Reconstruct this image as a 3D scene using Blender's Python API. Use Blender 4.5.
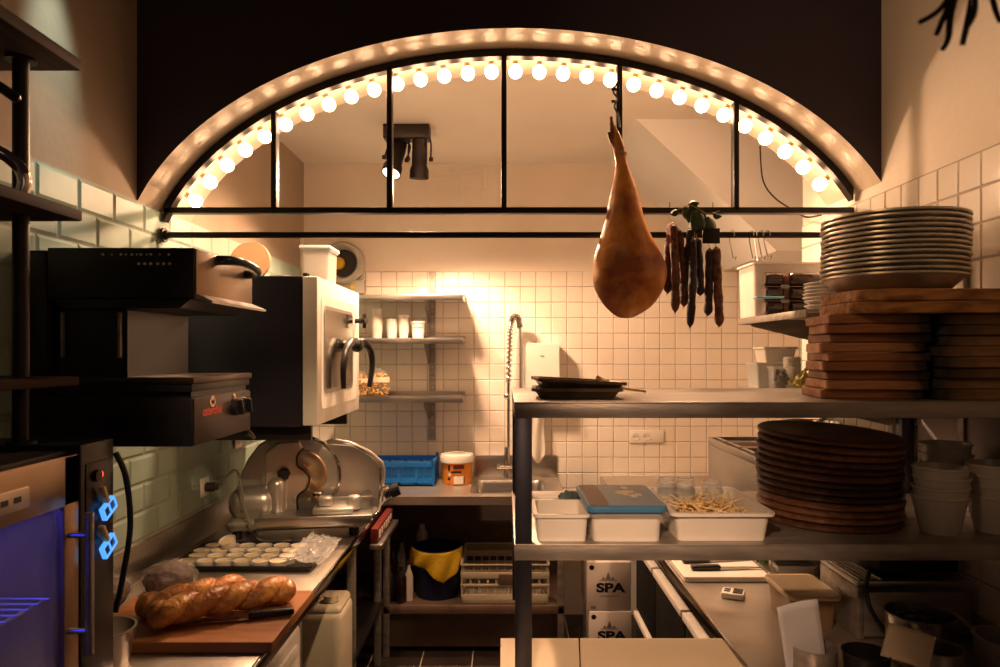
import bpy, bmesh, math, random
from mathutils import Vector, Matrix, noise
random.seed(7)
S = bpy.context.scene
for o in list(bpy.data.objects): bpy.data.objects.remove(o)
COL = S.collection
PI = math.pi
F = 712.0                      # focal length in pixels of the 1000 px wide frame
EYE = 1.70
def wx(px, d): return (px - 505.0) / F * d
def wz(py, d): return EYE + (352.0 - py) / F * d
def R(a): return math.radians(a)

# ------------------------------------------------------------------ camera
cam = bpy.data.cameras.new('camera'); camo = bpy.data.objects.new('camera', cam); COL.objects.link(camo)
camo.location = (0, 0, EYE); camo.rotation_euler = (PI/2, 0, 0)
cam.sensor_width = 36; cam.lens = F * 36 / 1000; cam.shift_x = -0.005; cam.shift_y = 0.0185
cam.clip_start = 0.05; cam.clip_end = 50
cam.dof.use_dof = True; cam.dof.focus_distance = 2.75; cam.dof.aperture_fstop = 6.3
S.camera = camo
# ------------------------------------------------------------------ world and light
w = bpy.data.worlds.new('world'); S.world = w; w.use_nodes = True
w.node_tree.nodes['Background'].inputs[0].default_value = (0.62, 0.55, 0.9, 1)
w.node_tree.nodes['Background'].inputs[1].default_value = 0.011
S.view_settings.view_transform = 'Standard'; S.view_settings.look = 'None'
S.view_settings.gamma = 1; S.view_settings.use_curve_mapping = False
S.view_settings.exposure = 0.0
S.cycles.use_denoising = True
S.cycles.sample_clamp_indirect = 6
S.cycles.max_bounces = 8
WARM = (1.0, 0.60, 0.27)
BULB_STRENGTH = 27.0
def spot(name, loc, target, energy, color, size=60, blend=0.6, radius=0.05):
    l = bpy.data.lights.new(name, 'SPOT'); l.energy = energy; l.color = color
    l.spot_size = R(size); l.spot_blend = blend; l.shadow_soft_size = radius
    o = bpy.data.objects.new(name, l); COL.objects.link(o); o.location = loc
    o.rotation_euler = (Vector(target) - Vector(loc)).to_track_quat('-Z', 'Y').to_euler(); return o
spot('kitchen_spot_light', (-0.585, 3.93, 2.60), (-0.17, 4.60, 1.45), 64, (1, .74, .48), 60, .45, .012)
spot('kitchen_spot_light', (-0.46, 3.85, 2.585), (-0.20, 3.30, 0.8), 165, (1, .585, .335), 168, .35, .06)
spot('kitchen_fill_light', (0.75, 3.03, 2.84), (0.85, 2.35, 0.9), 120, (1, .585, .335), 110, .7, .04)  # unseen fill spot behind the arch head, added to lift the right counter
spot('kitchen_fill_light', (-0.55, 3.03, 2.84), (-0.85, 2.45, 0.9), 130, (1, .585, .335), 110, .7, .04)  # second unseen fill, added for the left counter
spot('pass_spot_light', (-0.10, 0.25, 2.15), (0.42, 1.90, 0.98), 125, (1, .59, .34), 33, .95, .05)
spot('bread_fill_spot', (0.10, 0.6, 2.9), (-0.88, 2.75, 1.0), 150, (1, .64, .34), 25, .9, .04)  # unseen front spot added to brighten bread, tray and slicer
spot('wall_wash_light', (-0.9, 0.3, 3.1), (1.33, 1.9, 2.6), 56, (1, .58, .27), 62, 1.0, .08)
spot('cool_spot_light', (-1.06, 2.0, 3.15), (-1.30, 2.04, 2.50), 42.0, (.75, .95, .82), 27, 1.0, .03)
def area(name, loc, target, energy, color, sx, sy):
    l = bpy.data.lights.new(name, 'AREA'); l.energy = energy; l.color = color; l.shape = 'RECTANGLE'; l.size = sx; l.size_y = sy
    o = bpy.data.objects.new(name, l); COL.objects.link(o); o.location = loc
    o.rotation_euler = (Vector(target) - Vector(loc)).to_track_quat('-Z', 'Y').to_euler(); return o
area('front_fill_light', (0.6, -1.5, 2.3), (0.5, 2.0, 1.4), 1.8, (1, .62, .34), 1.6, .8)  # unseen area fill behind the camera, added for fronts and metal reflections

# ------------------------------------------------------------------ materials
MATS = {}
def mat(name, c, rough=0.5, metal=0.0, c2=None, scale=8.0, amt=None, bump=0.0, bscale=None, trans=0.0, ior=1.45, stretch=(1,1,1), spec=0.5, emis=None, estr=0.0, coat=0.0, detail=4.0, lo=.35, hi=.65, rvar=0.0, alpha=1.0, sss=0.0):
    if name in MATS: return MATS[name]
    m = bpy.data.materials.new(name); m.use_nodes = True; MATS[name] = m
    nt = m.node_tree; p = nt.nodes['Principled BSDF']
    p.inputs['Roughness'].default_value = rough; p.inputs['Metallic'].default_value = metal
    p.inputs['IOR'].default_value = ior; p.inputs['Transmission Weight'].default_value = trans
    p.inputs['Specular IOR Level'].default_value = spec; p.inputs['Coat Weight'].default_value = coat
    p.inputs['Alpha'].default_value = alpha
    if sss: p.inputs['Subsurface Weight'].default_value = sss; p.inputs['Subsurface Radius'].default_value = (.02, .012, .006)
    if c2 is None: c2 = tuple(min(1, x * 0.86) for x in c)
    tc = nt.nodes.new('ShaderNodeTexCoord'); mp = nt.nodes.new('ShaderNodeMapping'); mp.inputs['Scale'].default_value = stretch
    nt.links.new(tc.outputs['Object'], mp.inputs['Vector'])
    n = nt.nodes.new('ShaderNodeTexNoise'); n.inputs['Scale'].default_value = scale; n.inputs['Detail'].default_value = detail
    nt.links.new(mp.outputs['Vector'], n.inputs['Vector'])
    r = nt.nodes.new('ShaderNodeValToRGB'); r.color_ramp.elements[0].position = lo; r.color_ramp.elements[1].position = hi
    r.color_ramp.elements[0].color = (*c2, 1); r.color_ramp.elements[1].color = (*c, 1)
    nt.links.new(n.outputs['Fac'], r.inputs['Fac']); nt.links.new(r.outputs['Color'], p.inputs['Base Color'])
    if rvar:
        mr = nt.nodes.new('ShaderNodeMapRange'); mr.inputs['To Min'].default_value = max(.02, rough - rvar); mr.inputs['To Max'].default_value = rough + rvar
        nt.links.new(n.outputs['Fac'], mr.inputs['Value']); nt.links.new(mr.outputs['Result'], p.inputs['Roughness'])
    if bump:
        n2 = nt.nodes.new('ShaderNodeTexNoise'); n2.inputs['Scale'].default_value = bscale or scale * 4; n2.inputs['Detail'].default_value = 5
        nt.links.new(mp.outputs['Vector'], n2.inputs['Vector'])
        b = nt.nodes.new('ShaderNodeBump'); b.inputs['Strength'].default_value = bump; b.inputs['Distance'].default_value = 0.01
        nt.links.new(n2.outputs['Fac'], b.inputs['Height']); nt.links.new(b.outputs['Normal'], p.inputs['Normal'])
    if emis: p.inputs['Emission Color'].default_value = (*emis, 1); p.inputs['Emission Strength'].default_value = estr
    return m
M_dark = mat('aubergine_paint', (.044, .030, .046), .6, c2=(.038, .026, .040), scale=3, bump=.1, bscale=60)
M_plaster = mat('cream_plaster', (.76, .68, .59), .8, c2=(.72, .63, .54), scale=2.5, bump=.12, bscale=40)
M_plasterl = mat('shaded_beige_plaster', (.36, .285, .21), .85, c2=(.325, .255, .19), scale=2.5, bump=.12, bscale=40)  # left wall: slightly darker plaster, darkened further to deepen its shade
M_ceil = mat('ceiling_plaster', (.82, .77, .70), .85, c2=(.78, .73, .66), scale=2)
M_stair = mat('cool_lit_stair_paint', (.84, .84, .84), .8, c2=(.80, .80, .80), scale=2)  # whitened to stand for cooler light falling on the stair
M_reveal = mat('satin_cream_paint', (.72, .62, .50), .27, c2=(.66, .56, .44), scale=5, bump=.45, bscale=17)
M_grout = mat('grey_grout', (.42, .36, .30), .9, scale=30)
M_grout_l = mat('pale_grout', (.40, .40, .34), .9, scale=30)
M_tile = mat('cream_glazed_tile', (.78, .71, .64), .16, c2=(.73, .66, .58), scale=3.5, bump=.06, bscale=22)
M_metro = mat('celadon_glazed_tile', (.36, .47, .40), .42, c2=(.29, .39, .33), spec=.12, scale=4, bump=.08, bscale=16)
M_floor = mat('dark_quarry_tile', (.028, .02, .017), .35, c2=(.018, .013, .011), scale=6)
M_steel = mat('brushed_steel', (.50, .48, .46), .32, 1.0, c2=(.42, .40, .38), scale=6, stretch=(1, 12, 12), bump=.04, bscale=50, rvar=.08)
M_steeld = mat('worn_steel', (.42, .38, .34), .40, .65, c2=(.29, .26, .235), scale=7, stretch=(1, 6, 6), bump=.05, bscale=40, rvar=.1)
M_top = mat('steel_worktop', (.56, .50, .44), .34, .75, c2=(.44, .39, .34), scale=5, bump=.04, bscale=60, rvar=.1)
M_chrome = mat('polished_chrome', (.72, .70, .68), .12, 1.0, scale=5)
M_alu = mat('cast_aluminium', (.66, .62, .57), .30, .72, c2=(.58, .54, .49), scale=9, rvar=.08)
M_pan = mat('aluminium_plate', (.66, .60, .52), .36, .55, c2=(.46, .40, .33), scale=14, rvar=.12)
M_iron = mat('black_iron', (.020, .013, .010), .42, .3, c2=(.014, .009, .007), scale=20)
M_black = mat('black_plastic', (.013, .012, .012), .35, c2=(.009, .008, .008), scale=12)
M_matt = mat('matt_black_paint', (.012, .011, .011), .75, c2=(.009, .008, .008), scale=8, spec=.12)
M_soot = mat('black_enamel', (.020, .018, .020), .34, .2, c2=(.014, .012, .014), scale=5, rvar=.08)
M_navy = mat('dark_blue_steel', (.035, .036, .055), .42, .4, c2=(.026, .026, .042), scale=4, rvar=.06)
M_post = mat('dark_steel_tube', (.10, .10, .13), .34, .9, c2=(.075, .075, .10), scale=6)
M_white = mat('white_plastic', (.78, .74, .68), .35, c2=(.74, .69, .62), scale=6)
M_whitem = mat('matt_white_plastic', (.72, .68, .62), .55, c2=(.67, .62, .55), scale=9)
M_porc = mat('white_porcelain', (.66, .62, .56), .22, c2=(.60, .56, .50), scale=7)
M_clear = mat('clear_glass', (.95, .97, .95), .03, alpha=.13, scale=3, spec=1.0)
M_glassr = mat('thick_glass_edge', (.95, .92, .85), .05, alpha=.62, scale=3, spec=1.0)
M_haze = mat('frosted_plastic', (.80, .80, .76), .35, trans=.55, ior=1.2, scale=5)
M_film = mat('cling_film', (.85, .85, .85), .08, alpha=.10, scale=30, bump=.7, bscale=45, spec=1.0)
M_filmt = mat('crumpled_film', (.85, .85, .85), .10, alpha=.30, scale=30, bump=.7, bscale=45, spec=1.0)
M_brown = mat('dark_walnut', (.135, .058, .032), .42, c2=(.065, .028, .016), scale=5, stretch=(1, 14, 14), detail=6)
M_brown2 = mat('walnut_light', (.24, .105, .055), .42, c2=(.12, .052, .028), scale=5, stretch=(1, 14, 14), detail=6)
M_brown3 = mat('walnut_black', (.075, .036, .024), .4, c2=(.038, .018, .012), scale=5, stretch=(1, 14, 14), detail=6)
M_shelfw = mat('stained_shelf_wood', (.050, .022, .014), .75, spec=.12, c2=(.022, .010, .007), scale=4, stretch=(14, 1, 14), detail=6)
M_beech = mat('beech_board', (.36, .145, .045), .5, c2=(.26, .098, .03), scale=4, stretch=(1, 9, 9), detail=6)
M_slab = mat('pale_laminate', (.84, .70, .50), .42, c2=(.80, .66, .46), scale=4)
M_under = mat('brown_panel', (.17, .11, .08), .5, c2=(.12, .08, .06), scale=6)
M_blue = mat('blue_plastic', (.006, .15, .52), .4, c2=(.005, .12, .44), scale=6)
M_bin = mat('navy_plastic', (.008, .014, .075), .4, scale=6)
M_yellow = mat('yellow_cloth', (.86, .56, .03), .85, c2=(.74, .46, .02), scale=12, bump=.5, bscale=90)
M_orange = mat('orange_plastic', (.74, .26, .03), .35, c2=(.66, .21, .02), scale=5)
M_red = mat('red_print', (.12, .010, .007), .45, scale=8)
M_crust = mat('bread_crust', (.74, .35, .09), .36, c2=(.34, .115, .022), scale=15, bump=.4, bscale=80, coat=.35, lo=.38, hi=.62)
M_loaf = mat('brown_loaf', (.10, .042, .020), .6, c2=(.04, .018, .010), scale=18, bump=.4)
M_cream = mat('set_cream', (.78, .66, .42), .35, c2=(.72, .58, .34), scale=14)
M_bulb = mat('glowing_bulb', (1, .8, .5), .3, emis=(1, .575, .31), estr=BULB_STRENGTH, scale=4)
M_brass = mat('aged_brass', (.52, .34, .15), .4, .8, scale=14)
M_string = mat('jute_string', (.42, .22, .08), .8, scale=40)
M_leaf = mat('bay_leaf', (.030, .060, .018), .5, c2=(.018, .036, .012), scale=14)
M_twig = mat('dark_twig', (.020, .012, .006), .7, scale=20)
M_saus = mat('cured_sausage', (.22, .065, .028), .5, c2=(.06, .018, .010), scale=40, bump=.8, bscale=70)
M_saus2 = mat('black_sausage', (.035, .013, .010), .5, c2=(.014, .006, .005), scale=40, bump=.8, bscale=70)
M_tealid = mat('teal_lid', (.055, .19, .36), .3, c2=(.045, .16, .32), scale=5)
M_paper = mat('grey_card', (.50, .49, .52), .7, c2=(.46, .45, .48), scale=5)
M_note = mat('tan_paper', (.80, .66, .46), .7, scale=5)
M_carton = mat('white_carton', (.86, .76, .68), .7, c2=(.82, .72, .64), scale=4)
M_ink = mat('black_ink', (.010, .010, .012), .6, scale=9)
M_inkg = mat('grey_ink', (.30, .24, .20), .7, scale=9)
M_amber = mat('dark_bottle_glass', (.030, .010, .006), .12, c2=(.018, .007, .005), scale=8, coat=.4)
M_pasta = mat('dried_pasta', (.62, .36, .07), .5, c2=(.40, .18, .03), scale=60, lo=.45, hi=.55)
M_stick = mat('pale_bamboo', (.88, .66, .34), .6, c2=(.76, .54, .25), scale=30)
M_can = mat('jerry_can_plastic', (.62, .55, .43), .45, c2=(.57, .50, .38), scale=4)
M_beans = mat('black_beans', (.012, .010, .009), .35, scale=30)
M_green = mat('lettuce_green', (.05, .19, .02), .55, c2=(.03, .12, .015), scale=18)
M_celery = mat('pale_celery', (.55, .47, .16), .5, c2=(.38, .34, .09), scale=14)
M_glow = mat('blue_glow', (.2, .5, 1), .3, emis=(.08, .36, 1.0), estr=1.25, scale=9)  # glow standing for blue light caught by the clips, no lamp
M_strip = mat('violet_led_strip', (.2, .2, 1), .3, emis=(.05, .06, 1.0), estr=4.0, scale=9)
M_redled = mat('red_led', (1, .1, .05), .3, emis=(1, .05, .02), estr=3.0, scale=9)
M_lamp = mat('lit_lamp_face', (1, .9, .8), .3, emis=(1, .86, .7), estr=3.0, scale=9)
M_copper = mat('warm_polished_steel', (.70, .50, .32), .26, .85, scale=7)

def dark_end_wood(name, c, c2, x0, x1, dark=(.012, .007, .004)):
    """wood darker towards one end: x0 plain wood, x1 darkest, in the board's own coordinates"""
    m = mat(name, c, .55, c2=c2, scale=5, stretch=(1.2, 14, 14), detail=6)
    nt = m.node_tree; p = nt.nodes['Principled BSDF']
    src = p.inputs['Base Color'].links[0].from_socket
    tc = nt.nodes.new('ShaderNodeTexCoord'); sx = nt.nodes.new('ShaderNodeSeparateXYZ'); nt.links.new(tc.outputs['Object'], sx.inputs[0])
    n = nt.nodes.new('ShaderNodeTexNoise'); n.inputs['Scale'].default_value = 11; nt.links.new(tc.outputs['Object'], n.inputs['Vector'])
    ma = nt.nodes.new('ShaderNodeMath'); ma.operation = 'MULTIPLY_ADD'; ma.inputs[1].default_value = .14; nt.links.new(n.outputs['Fac'], ma.inputs[0]); nt.links.new(sx.outputs['X'], ma.inputs[2])
    mr = nt.nodes.new('ShaderNodeMapRange'); mr.inputs['From Min'].default_value = x0 + .07; mr.inputs['From Max'].default_value = x1 + .07
    nt.links.new(ma.outputs[0], mr.inputs['Value'])
    mx = nt.nodes.new('ShaderNodeMix'); mx.data_type = 'RGBA'
    nt.links.new(mr.outputs['Result'], mx.inputs[0]); nt.links.new(src, mx.inputs[6]); mx.inputs[7].default_value = (*dark, 1)
    nt.links.new(mx.outputs[2], p.inputs['Base Color']); return m
M_boardL = dark_end_wood('board_dark_right_end', (.42, .17, .065), (.24, .085, .032), .03, .11)  # noise-edged darkening towards one end of each board
M_boardL2 = dark_end_wood('deep_board_dark_end', (.29, .11, .045), (.17, .058, .024), .02, .10)
M_boardL3 = dark_end_wood('pale_board_dark_end', (.56, .27, .12), (.33, .14, .055), .05, .12)
M_boardR2 = dark_end_wood('deep_board_dark_left_end', (.24, .125, .055), (.14, .068, .03), -.02, -.10)
M_boardR = dark_end_wood('board_dark_left_end', (.36, .20, .09), (.21, .11, .048), -.03, -.11)
M_boardT = mat('oiled_board', (.52, .24, .075), .5, c2=(.17, .062, .02), scale=6, stretch=(1.5, 8, 8), detail=6)
M_ham = mat('cured_ham_skin', (.66, .27, .045), .38, c2=(.24, .060, .012), scale=7, bump=.7, bscale=16, coat=.15, detail=7, lo=.40, hi=.60)

# ------------------------------------------------------------------ mesh builder
I4 = Matrix.Identity(4)
def T(x=0, y=0, z=0): return Matrix.Translation((x, y, z))
def RX(a): return Matrix.Rotation(R(a), 4, 'X')
def RY(a): return Matrix.Rotation(R(a), 4, 'Y')
def RZ(a): return Matrix.Rotation(R(a), 4, 'Z')
class MB:
    def __init__(s): s.v = []; s.f = []; s.mi = []
    def add(s, vs, fs, mx=None, m=0):
        b = len(s.v)
        for v in vs:
            v = Vector(v); s.v.append(mx @ v if mx is not None else v)
        for f in fs: s.f.append([b + i for i in f]); s.mi.append(m)
        return s
    def box(s, x0, x1, y0, y1, z0, z1, bev=0.0, mx=None, m=0, seg=2):
        if bev <= 0:
            vs = [(x, y, z) for z in (z0, z1) for y in (y0, y1) for x in (x0, x1)]
            return s.add(vs, [(0,2,3,1), (4,5,7,6), (0,1,5,4), (2,6,7,3), (0,4,6,2), (1,3,7,5)], mx, m)
        bm = bmesh.new(); bmesh.ops.create_cube(bm, size=1)
        for v in bm.verts: v.co = Vector(((x0+x1)/2 + v.co.x*(x1-x0), (y0+y1)/2 + v.co.y*(y1-y0), (z0+z1)/2 + v.co.z*(z1-z0)))
        bmesh.ops.bevel(bm, geom=bm.edges[:], offset=min(bev, .49*min(x1-x0, y1-y0, z1-z0)), segments=seg, profile=.5, affect='EDGES')
        bm.verts.index_update(); s.add([v.co for v in bm.verts], [[v.index for v in f.verts] for f in bm.faces], mx, m); bm.free(); return s
    def lathe(s, prof, mx=None, n=24, m=0, sx=1, sy=1, a0=0, a1=360):
        full = abs(a1-a0) >= 360; k = n if full else n+1
        vs = []; rings = []
        for r, z in prof:
            if r < 1e-6: rings.append([len(vs)]); vs.append((0, 0, z))
            else:
                rings.append(list(range(len(vs), len(vs)+k)))
                for i in range(k):
                    a = R(a0 + (a1-a0)*i/n); vs.append((sx*r*math.cos(a), sy*r*math.sin(a), z))
        fs = []
        for A, B in zip(rings, rings[1:]):
            for i in range(n if not full else k):
                j = (i+1) % k
                if len(A) == 1 and len(B) == 1: continue
                if len(A) == 1: fs.append((A[0], B[j], B[i]))
                elif len(B) == 1: fs.append((A[i], A[j], B[0]))
                else: fs.append((A[i], A[j], B[j], B[i]))
        return s.add(vs, fs, mx, m)
    def cyl(s, r, z0, z1, mx=None, n=20, m=0, r2=None):
        return s.lathe([(0, z0), (r, z0), (r2 if r2 is not None else r, z1), (0, z1)], mx, n, m)
    def ball(s, r, mx=None, n=16, k=10, m=0, sq=(1,1,1)):
        pr = [(math.sin(PI*i/k)*r, -math.cos(PI*i/k)*r) for i in range(k+1)]; pr[0] = (0, -r); pr[-1] = (0, r)
        return s.lathe(pr, (mx or I4) @ Matrix.Diagonal((*sq, 1)), n, m)
    def tube(s, pts, r, n=10, m=0, mx=None, cap=True, flat=1.0):
        pts = [Vector(p) for p in pts]; N = len(pts)
        rr = r if isinstance(r, (list, tuple)) else [r]*N
        vs = []; t0 = (pts[1]-pts[0]).normalized(); up = Vector((0,0,1)) if abs(t0.z) < .9 else Vector((1,0,0))
        u = t0.cross(up).normalized()
        for i, p in enumerate(pts):
            t = (pts[min(i+1, N-1)] - pts[max(i-1, 0)]).normalized()
            u = (u - t*u.dot(t)).normalized(); v = t.cross(u)
            for k in range(n):
                a = 2*PI*k/n; vs.append(p + (u*math.cos(a) + v*math.sin(a)*flat)*rr[i])
        fs = [(i*n+k, i*n+(k+1) % n, (i+1)*n+(k+1) % n, (i+1)*n+k) for i in range(N-1) for k in range(n)]
        if cap: fs += [tuple(range(n))[::-1], tuple((N-1)*n+k for k in range(n))]
        return s.add(vs, fs, mx, m)
    def prism(s, poly, h0, h1, mx=None, m=0):
        """polygon in xy extruded along z"""
        n = len(poly); vs = [(x, y, h0) for x, y in poly] + [(x, y, h1) for x, y in poly]
        fs = [tuple(range(n))[::-1], tuple(range(n, 2*n))] + [(i, (i+1) % n, n+(i+1) % n, n+i) for i in range(n)]
        return s.add(vs, fs, mx, m)
    def grid(s, fn, nu, nv, mx=None, m=0, th=0.0):
        vs = [fn(i/nu, j/nv) for j in range(nv+1) for i in range(nu+1)]
        fs = [(j*(nu+1)+i, j*(nu+1)+i+1, (j+1)*(nu+1)+i+1, (j+1)*(nu+1)+i) for j in range(nv) for i in range(nu)]
        return s.add(vs, fs, mx, m)
    def build(s, name, mats, parent=None, smooth=38, base=None):
        if not isinstance(mats, (list, tuple)): mats = [mats]
        if parent is not None:
            off = Vector((0, 0, 0)); q = parent
            while q is not None: off = off + q.location; q = q.parent
        elif base is not None: off = Vector(base)
        else:
            xs = [v.x for v in s.v]; ys = [v.y for v in s.v]
            off = Vector(((min(xs)+max(xs))/2, (min(ys)+max(ys))/2, min(v.z for v in s.v)))
        me = bpy.data.meshes.new(name); me.from_pydata([v - off for v in s.v], [], s.f)
        for m in mats: me.materials.append(m)
        for p, i in zip(me.polygons, s.mi): p.material_index = i
        bm = bmesh.new(); bm.from_mesh(me); bmesh.ops.recalc_face_normals(bm, faces=bm.faces); bm.to_mesh(me); bm.free()
        if smooth:
            me.shade_smooth(); me.set_sharp_from_angle(angle=R(smooth))
        me.update()
        o = bpy.data.objects.new(name, me); COL.objects.link(o)
        if parent is not None: o.parent = parent
        else: o.location = off
        return o
def tag(o, label, cat, group=None, kind=None):
    o['label'] = label; o['category'] = cat
    if group: o['group'] = group
    if kind: o['kind'] = kind
    return o
def thing(name, label, cat, loc=(0,0,0), group=None):
    o = bpy.data.objects.new(name, None); COL.objects.link(o); o.location = loc; o.empty_display_size = .05
    return tag(o, label, cat, group)
def struct(o): o['kind'] = 'structure'; return o
def dup(root, loc, rotz=0.0, label=None, group=None, rot=None):
    r = root.copy(); COL.objects.link(r); r.location = loc; r.rotation_euler = rot or (0, 0, rotz)
    if label: r['label'] = label
    if group: r['group'] = group
    for ch in list(root.children):
        c = ch.copy(); COL.objects.link(c); c.parent = r
        for g in list(ch.children):
            d = g.copy(); COL.objects.link(d); d.parent = c
    return r
def bez(p0, p1, p2, p3, n=12):
    p0, p1, p2, p3 = map(Vector, (p0, p1, p2, p3))
    return [p0*(1-t)**3 + p1*3*t*(1-t)**2 + p2*3*t*t*(1-t) + p3*t**3 for t in (i/n for i in range(n+1))]
def curve(pts, n=8):
    """smooth path through points"""
    P = [Vector(p) for p in pts]; out = []
    for i in range(len(P)-1):
        a = P[max(i-1, 0)]; b = P[i]; c = P[i+1]; d = P[min(i+2, len(P)-1)]
        for k in range(n):
            t = k/n; out.append(.5*((2*b) + (c-a)*t + (2*a-5*b+4*c-d)*t*t + (3*b-a-3*c+d)*t**3))
    out.append(P[-1]); return out
def rrect(x0, x1, y0, y1, r, n=5):
    pts = []
    for cx, cy, a in ((x1-r, y0+r, -90), (x1-r, y1-r, 0), (x0+r, y1-r, 90), (x0+r, y0+r, 180)):
        for i in range(n+1): b = R(a + 90*i/n); pts.append((cx + r*math.cos(b), cy + r*math.sin(b)))
    return pts
def text_into(mb, txt, size, mx, depth=.001, m=0, bold=0.0):
    """lettering lying in local xy, added to a builder"""
    cu = bpy.data.curves.new('lettering', 'FONT'); cu.body = txt; cu.size = size; cu.align_x = 'CENTER'; cu.align_y = 'CENTER'; cu.extrude = depth; cu.offset = bold
    o = bpy.data.objects.new('lettering', cu); COL.objects.link(o)
    dg = bpy.context.evaluated_depsgraph_get(); me = bpy.data.meshes.new_from_object(o.evaluated_get(dg))
    mb.add([v.co for v in me.vertices], [list(p.vertices) for p in me.polygons], mx, m)
    bpy.data.objects.remove(o); bpy.data.curves.remove(cu); bpy.data.meshes.remove(me)
ORD = ['first','second','third','fourth','fifth','sixth','seventh','eighth','ninth','tenth','eleventh','twelfth','thirteenth','fourteenth','fifteenth','sixteenth','seventeenth','eighteenth','nineteenth','twentieth']
def tray_shell(mb, x0, x1, y0, y1, z0, z1, taper=.02, th=.003, rim=.008, r=.02, mx=None, m=0):
    """open-topped moulded tub: outer wall, rolled rim, inner wall, floor"""
    def ring(k, z): return [(x, y, z) for x, y in rrect(x0+k, x1-k, y0+k, y1-k, max(.002, r - k*.3), 4)]
    rows = [ring(taper, z0), ring(rim*.9, z1-.008), ring(0, z1-.008), ring(0, z1), ring(rim+th, z1), ring(taper+th, z0+th)]
    n = len(rows[0]); vs = [p for q in rows for p in q]; fs = []
    for i in range(len(rows)-1):
        for k in range(n): fs.append((i*n+k, i*n+(k+1) % n, (i+1)*n+(k+1) % n, (i+1)*n+k))
    fs.append(tuple(range(n))[::-1]); fs.append(tuple((len(rows)-1)*n+k for k in range(n)))
    mb.add(vs, fs, mx, m)

# ================================================================== SETTING
XL, XR, YA, YA2, YB, ZC = -1.30, 1.33, 2.515, 2.94, 4.60, 2.92
def tiles(mb, org, u, v, nrm, nu, nv, tw, th, gap, bev, hgt, bond=False, jit=.0004, skip=None):
    org, u, v, nrm = map(Vector, (org, u, v, nrm)); rnd = random.Random(3)
    for j in range(nv):
        sh = tw/2 if (bond and j % 2) else 0
        for i in range(-1 if sh else 0, nu):
            a0 = max(0, i*tw + sh) + gap/2; a1 = min(nu*tw, (i+1)*tw + sh) - gap/2
            if a1 - a0 < 4*bev*.5: continue
            b0 = j*th + gap/2; b1 = (j+1)*th - gap/2
            if skip and skip((a0+a1)/2, (b0+b1)/2): continue
            lo = [org + u*a + v*b for a, b in ((a0, b0), (a1, b0), (a1, b1), (a0, b1))]
            hi = [org + u*a + v*b + nrm*(hgt + rnd.uniform(-jit, jit)) for a, b in ((a0+bev, b0+bev), (a1-bev, b0+bev), (a1-bev, b1-bev), (a0+bev, b1-bev))]
            mb.add(lo + hi, [(0,1,5,4), (1,2,6,5), (2,3,7,6), (3,0,4,7), (4,5,6,7)], None, 1)
# floor
b = MB(); b.box(-1.5, 2.3, -1.6, 4.8, -.1, 0, m=0)
for i in range(13):
    for j in range(21):
        x = -1.3 + i*.28; y = -1.2 + j*.28
        if x < 2.1 and y < 4.5: b.box(x+.003, x+.277, y+.003, y+.277, 0, .004, .0015, m=1, seg=1)
struct(b.build('floor', [M_grout, M_floor], base=(0, 0, 0), smooth=0))
# left wall with bevelled brick tiles
b = MB(); b.box(XL-.2, XL, -1.6, YB, 0, 3.3, m=0)
b.box(XL, XL+.002, .7, YB, .96, 2.235, m=2)
tiles(b, (XL+.002, .7, 1.03), (0, 1, 0), (0, 0, 1), (1, 0, 0), 20, 12, .195, .10, .004, .009, .0045, True)
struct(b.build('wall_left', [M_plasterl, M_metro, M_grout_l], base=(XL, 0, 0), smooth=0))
# right wall, ends behind the arch
b = MB(); b.box(XR, 2.25, -1.6, 3.18, 0, 3.3, m=0)
b.box(XR-.002, XR, .7, 3.18, .9, 2.262, m=2)
tiles(b, (XR-.002, .68, .96), (0, 1, 0), (0, 0, 1), (-1, 0, 0), 25, 13, .10, .10, .003, .0035, .004, False)
struct(b.build('wall_right', [M_plaster, M_tile, M_grout], base=(XR, 0, 0), smooth=0))
b = MB(); b.box(2.1, 2.25, 3.18, YB, 0, ZC+.1); struct(b.build('wall_kitchen', M_plaster, base=(2.1, 4, 0), smooth=0))
# back wall
b = MB(); b.box(XL-.2, 2.25, YB, YB+.15, 0, ZC+.2, m=0)
b.box(XL, 2.1, YB-.002, YB, .5, 2.22, m=2)
tiles(b, (XL, YB-.002, .52), (1, 0, 0), (0, 0, 1), (0, -1, 0), 34, 17, .10, .10, .003, .0035, .004, False)
struct(b.build('wall_back', [M_plaster, M_tile, M_grout], base=(0, YB, 0), smooth=0))
# arch wall
AXC, AEA, AEB, AEZ = .035, 1.402, .883, EYE + .2615
def arch_z(x, off=0.0): return AEZ + (AEB-off)*math.sqrt(max(0, 1 - ((x-AXC)/(AEA-off))**2))
def arch_pts(off, x0, x1, n): return [(x0 + (x1-x0)*i/n, arch_z(x0 + (x1-x0)*i/n, off)) for i in range(n+1)]
ap = arch_pts(0, XL, XR, 72); b = MB()
for (xa, za), (xb, zb) in zip(ap, ap[1:]):
    b.add([(xa, YA, za), (xb, YA, zb), (xb, YA, 3.3), (xa, YA, 3.3)], [(0,1,2,3)], m=0)
    b.add([(xa, YA2, za), (xb, YA2, zb), (xb, YA2, 3.3), (xa, YA2, 3.3)], [(0,3,2,1)], m=2)
    b.add([(xa, YA, za), (xb, YA, zb), (xb, YA2, zb), (xa, YA2, za)], [(0,3,2,1)], m=1)
b.add([(XL, YA, 3.3), (XR, YA, 3.3), (XR, YA2, 3.3), (XL, YA2, 3.3)], [(0,1,2,3)], m=0)
struct(b.build('wall_middle', [M_dark, M_reveal, M_plaster], base=(0, YA, 0), smooth=20))
b = MB(); b.box(XL-.2, 2.25, YA2, YB+.15, ZC, ZC+.12); struct(b.build('ceiling', M_ceil, base=(0, 3.8, ZC), smooth=0))
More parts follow.
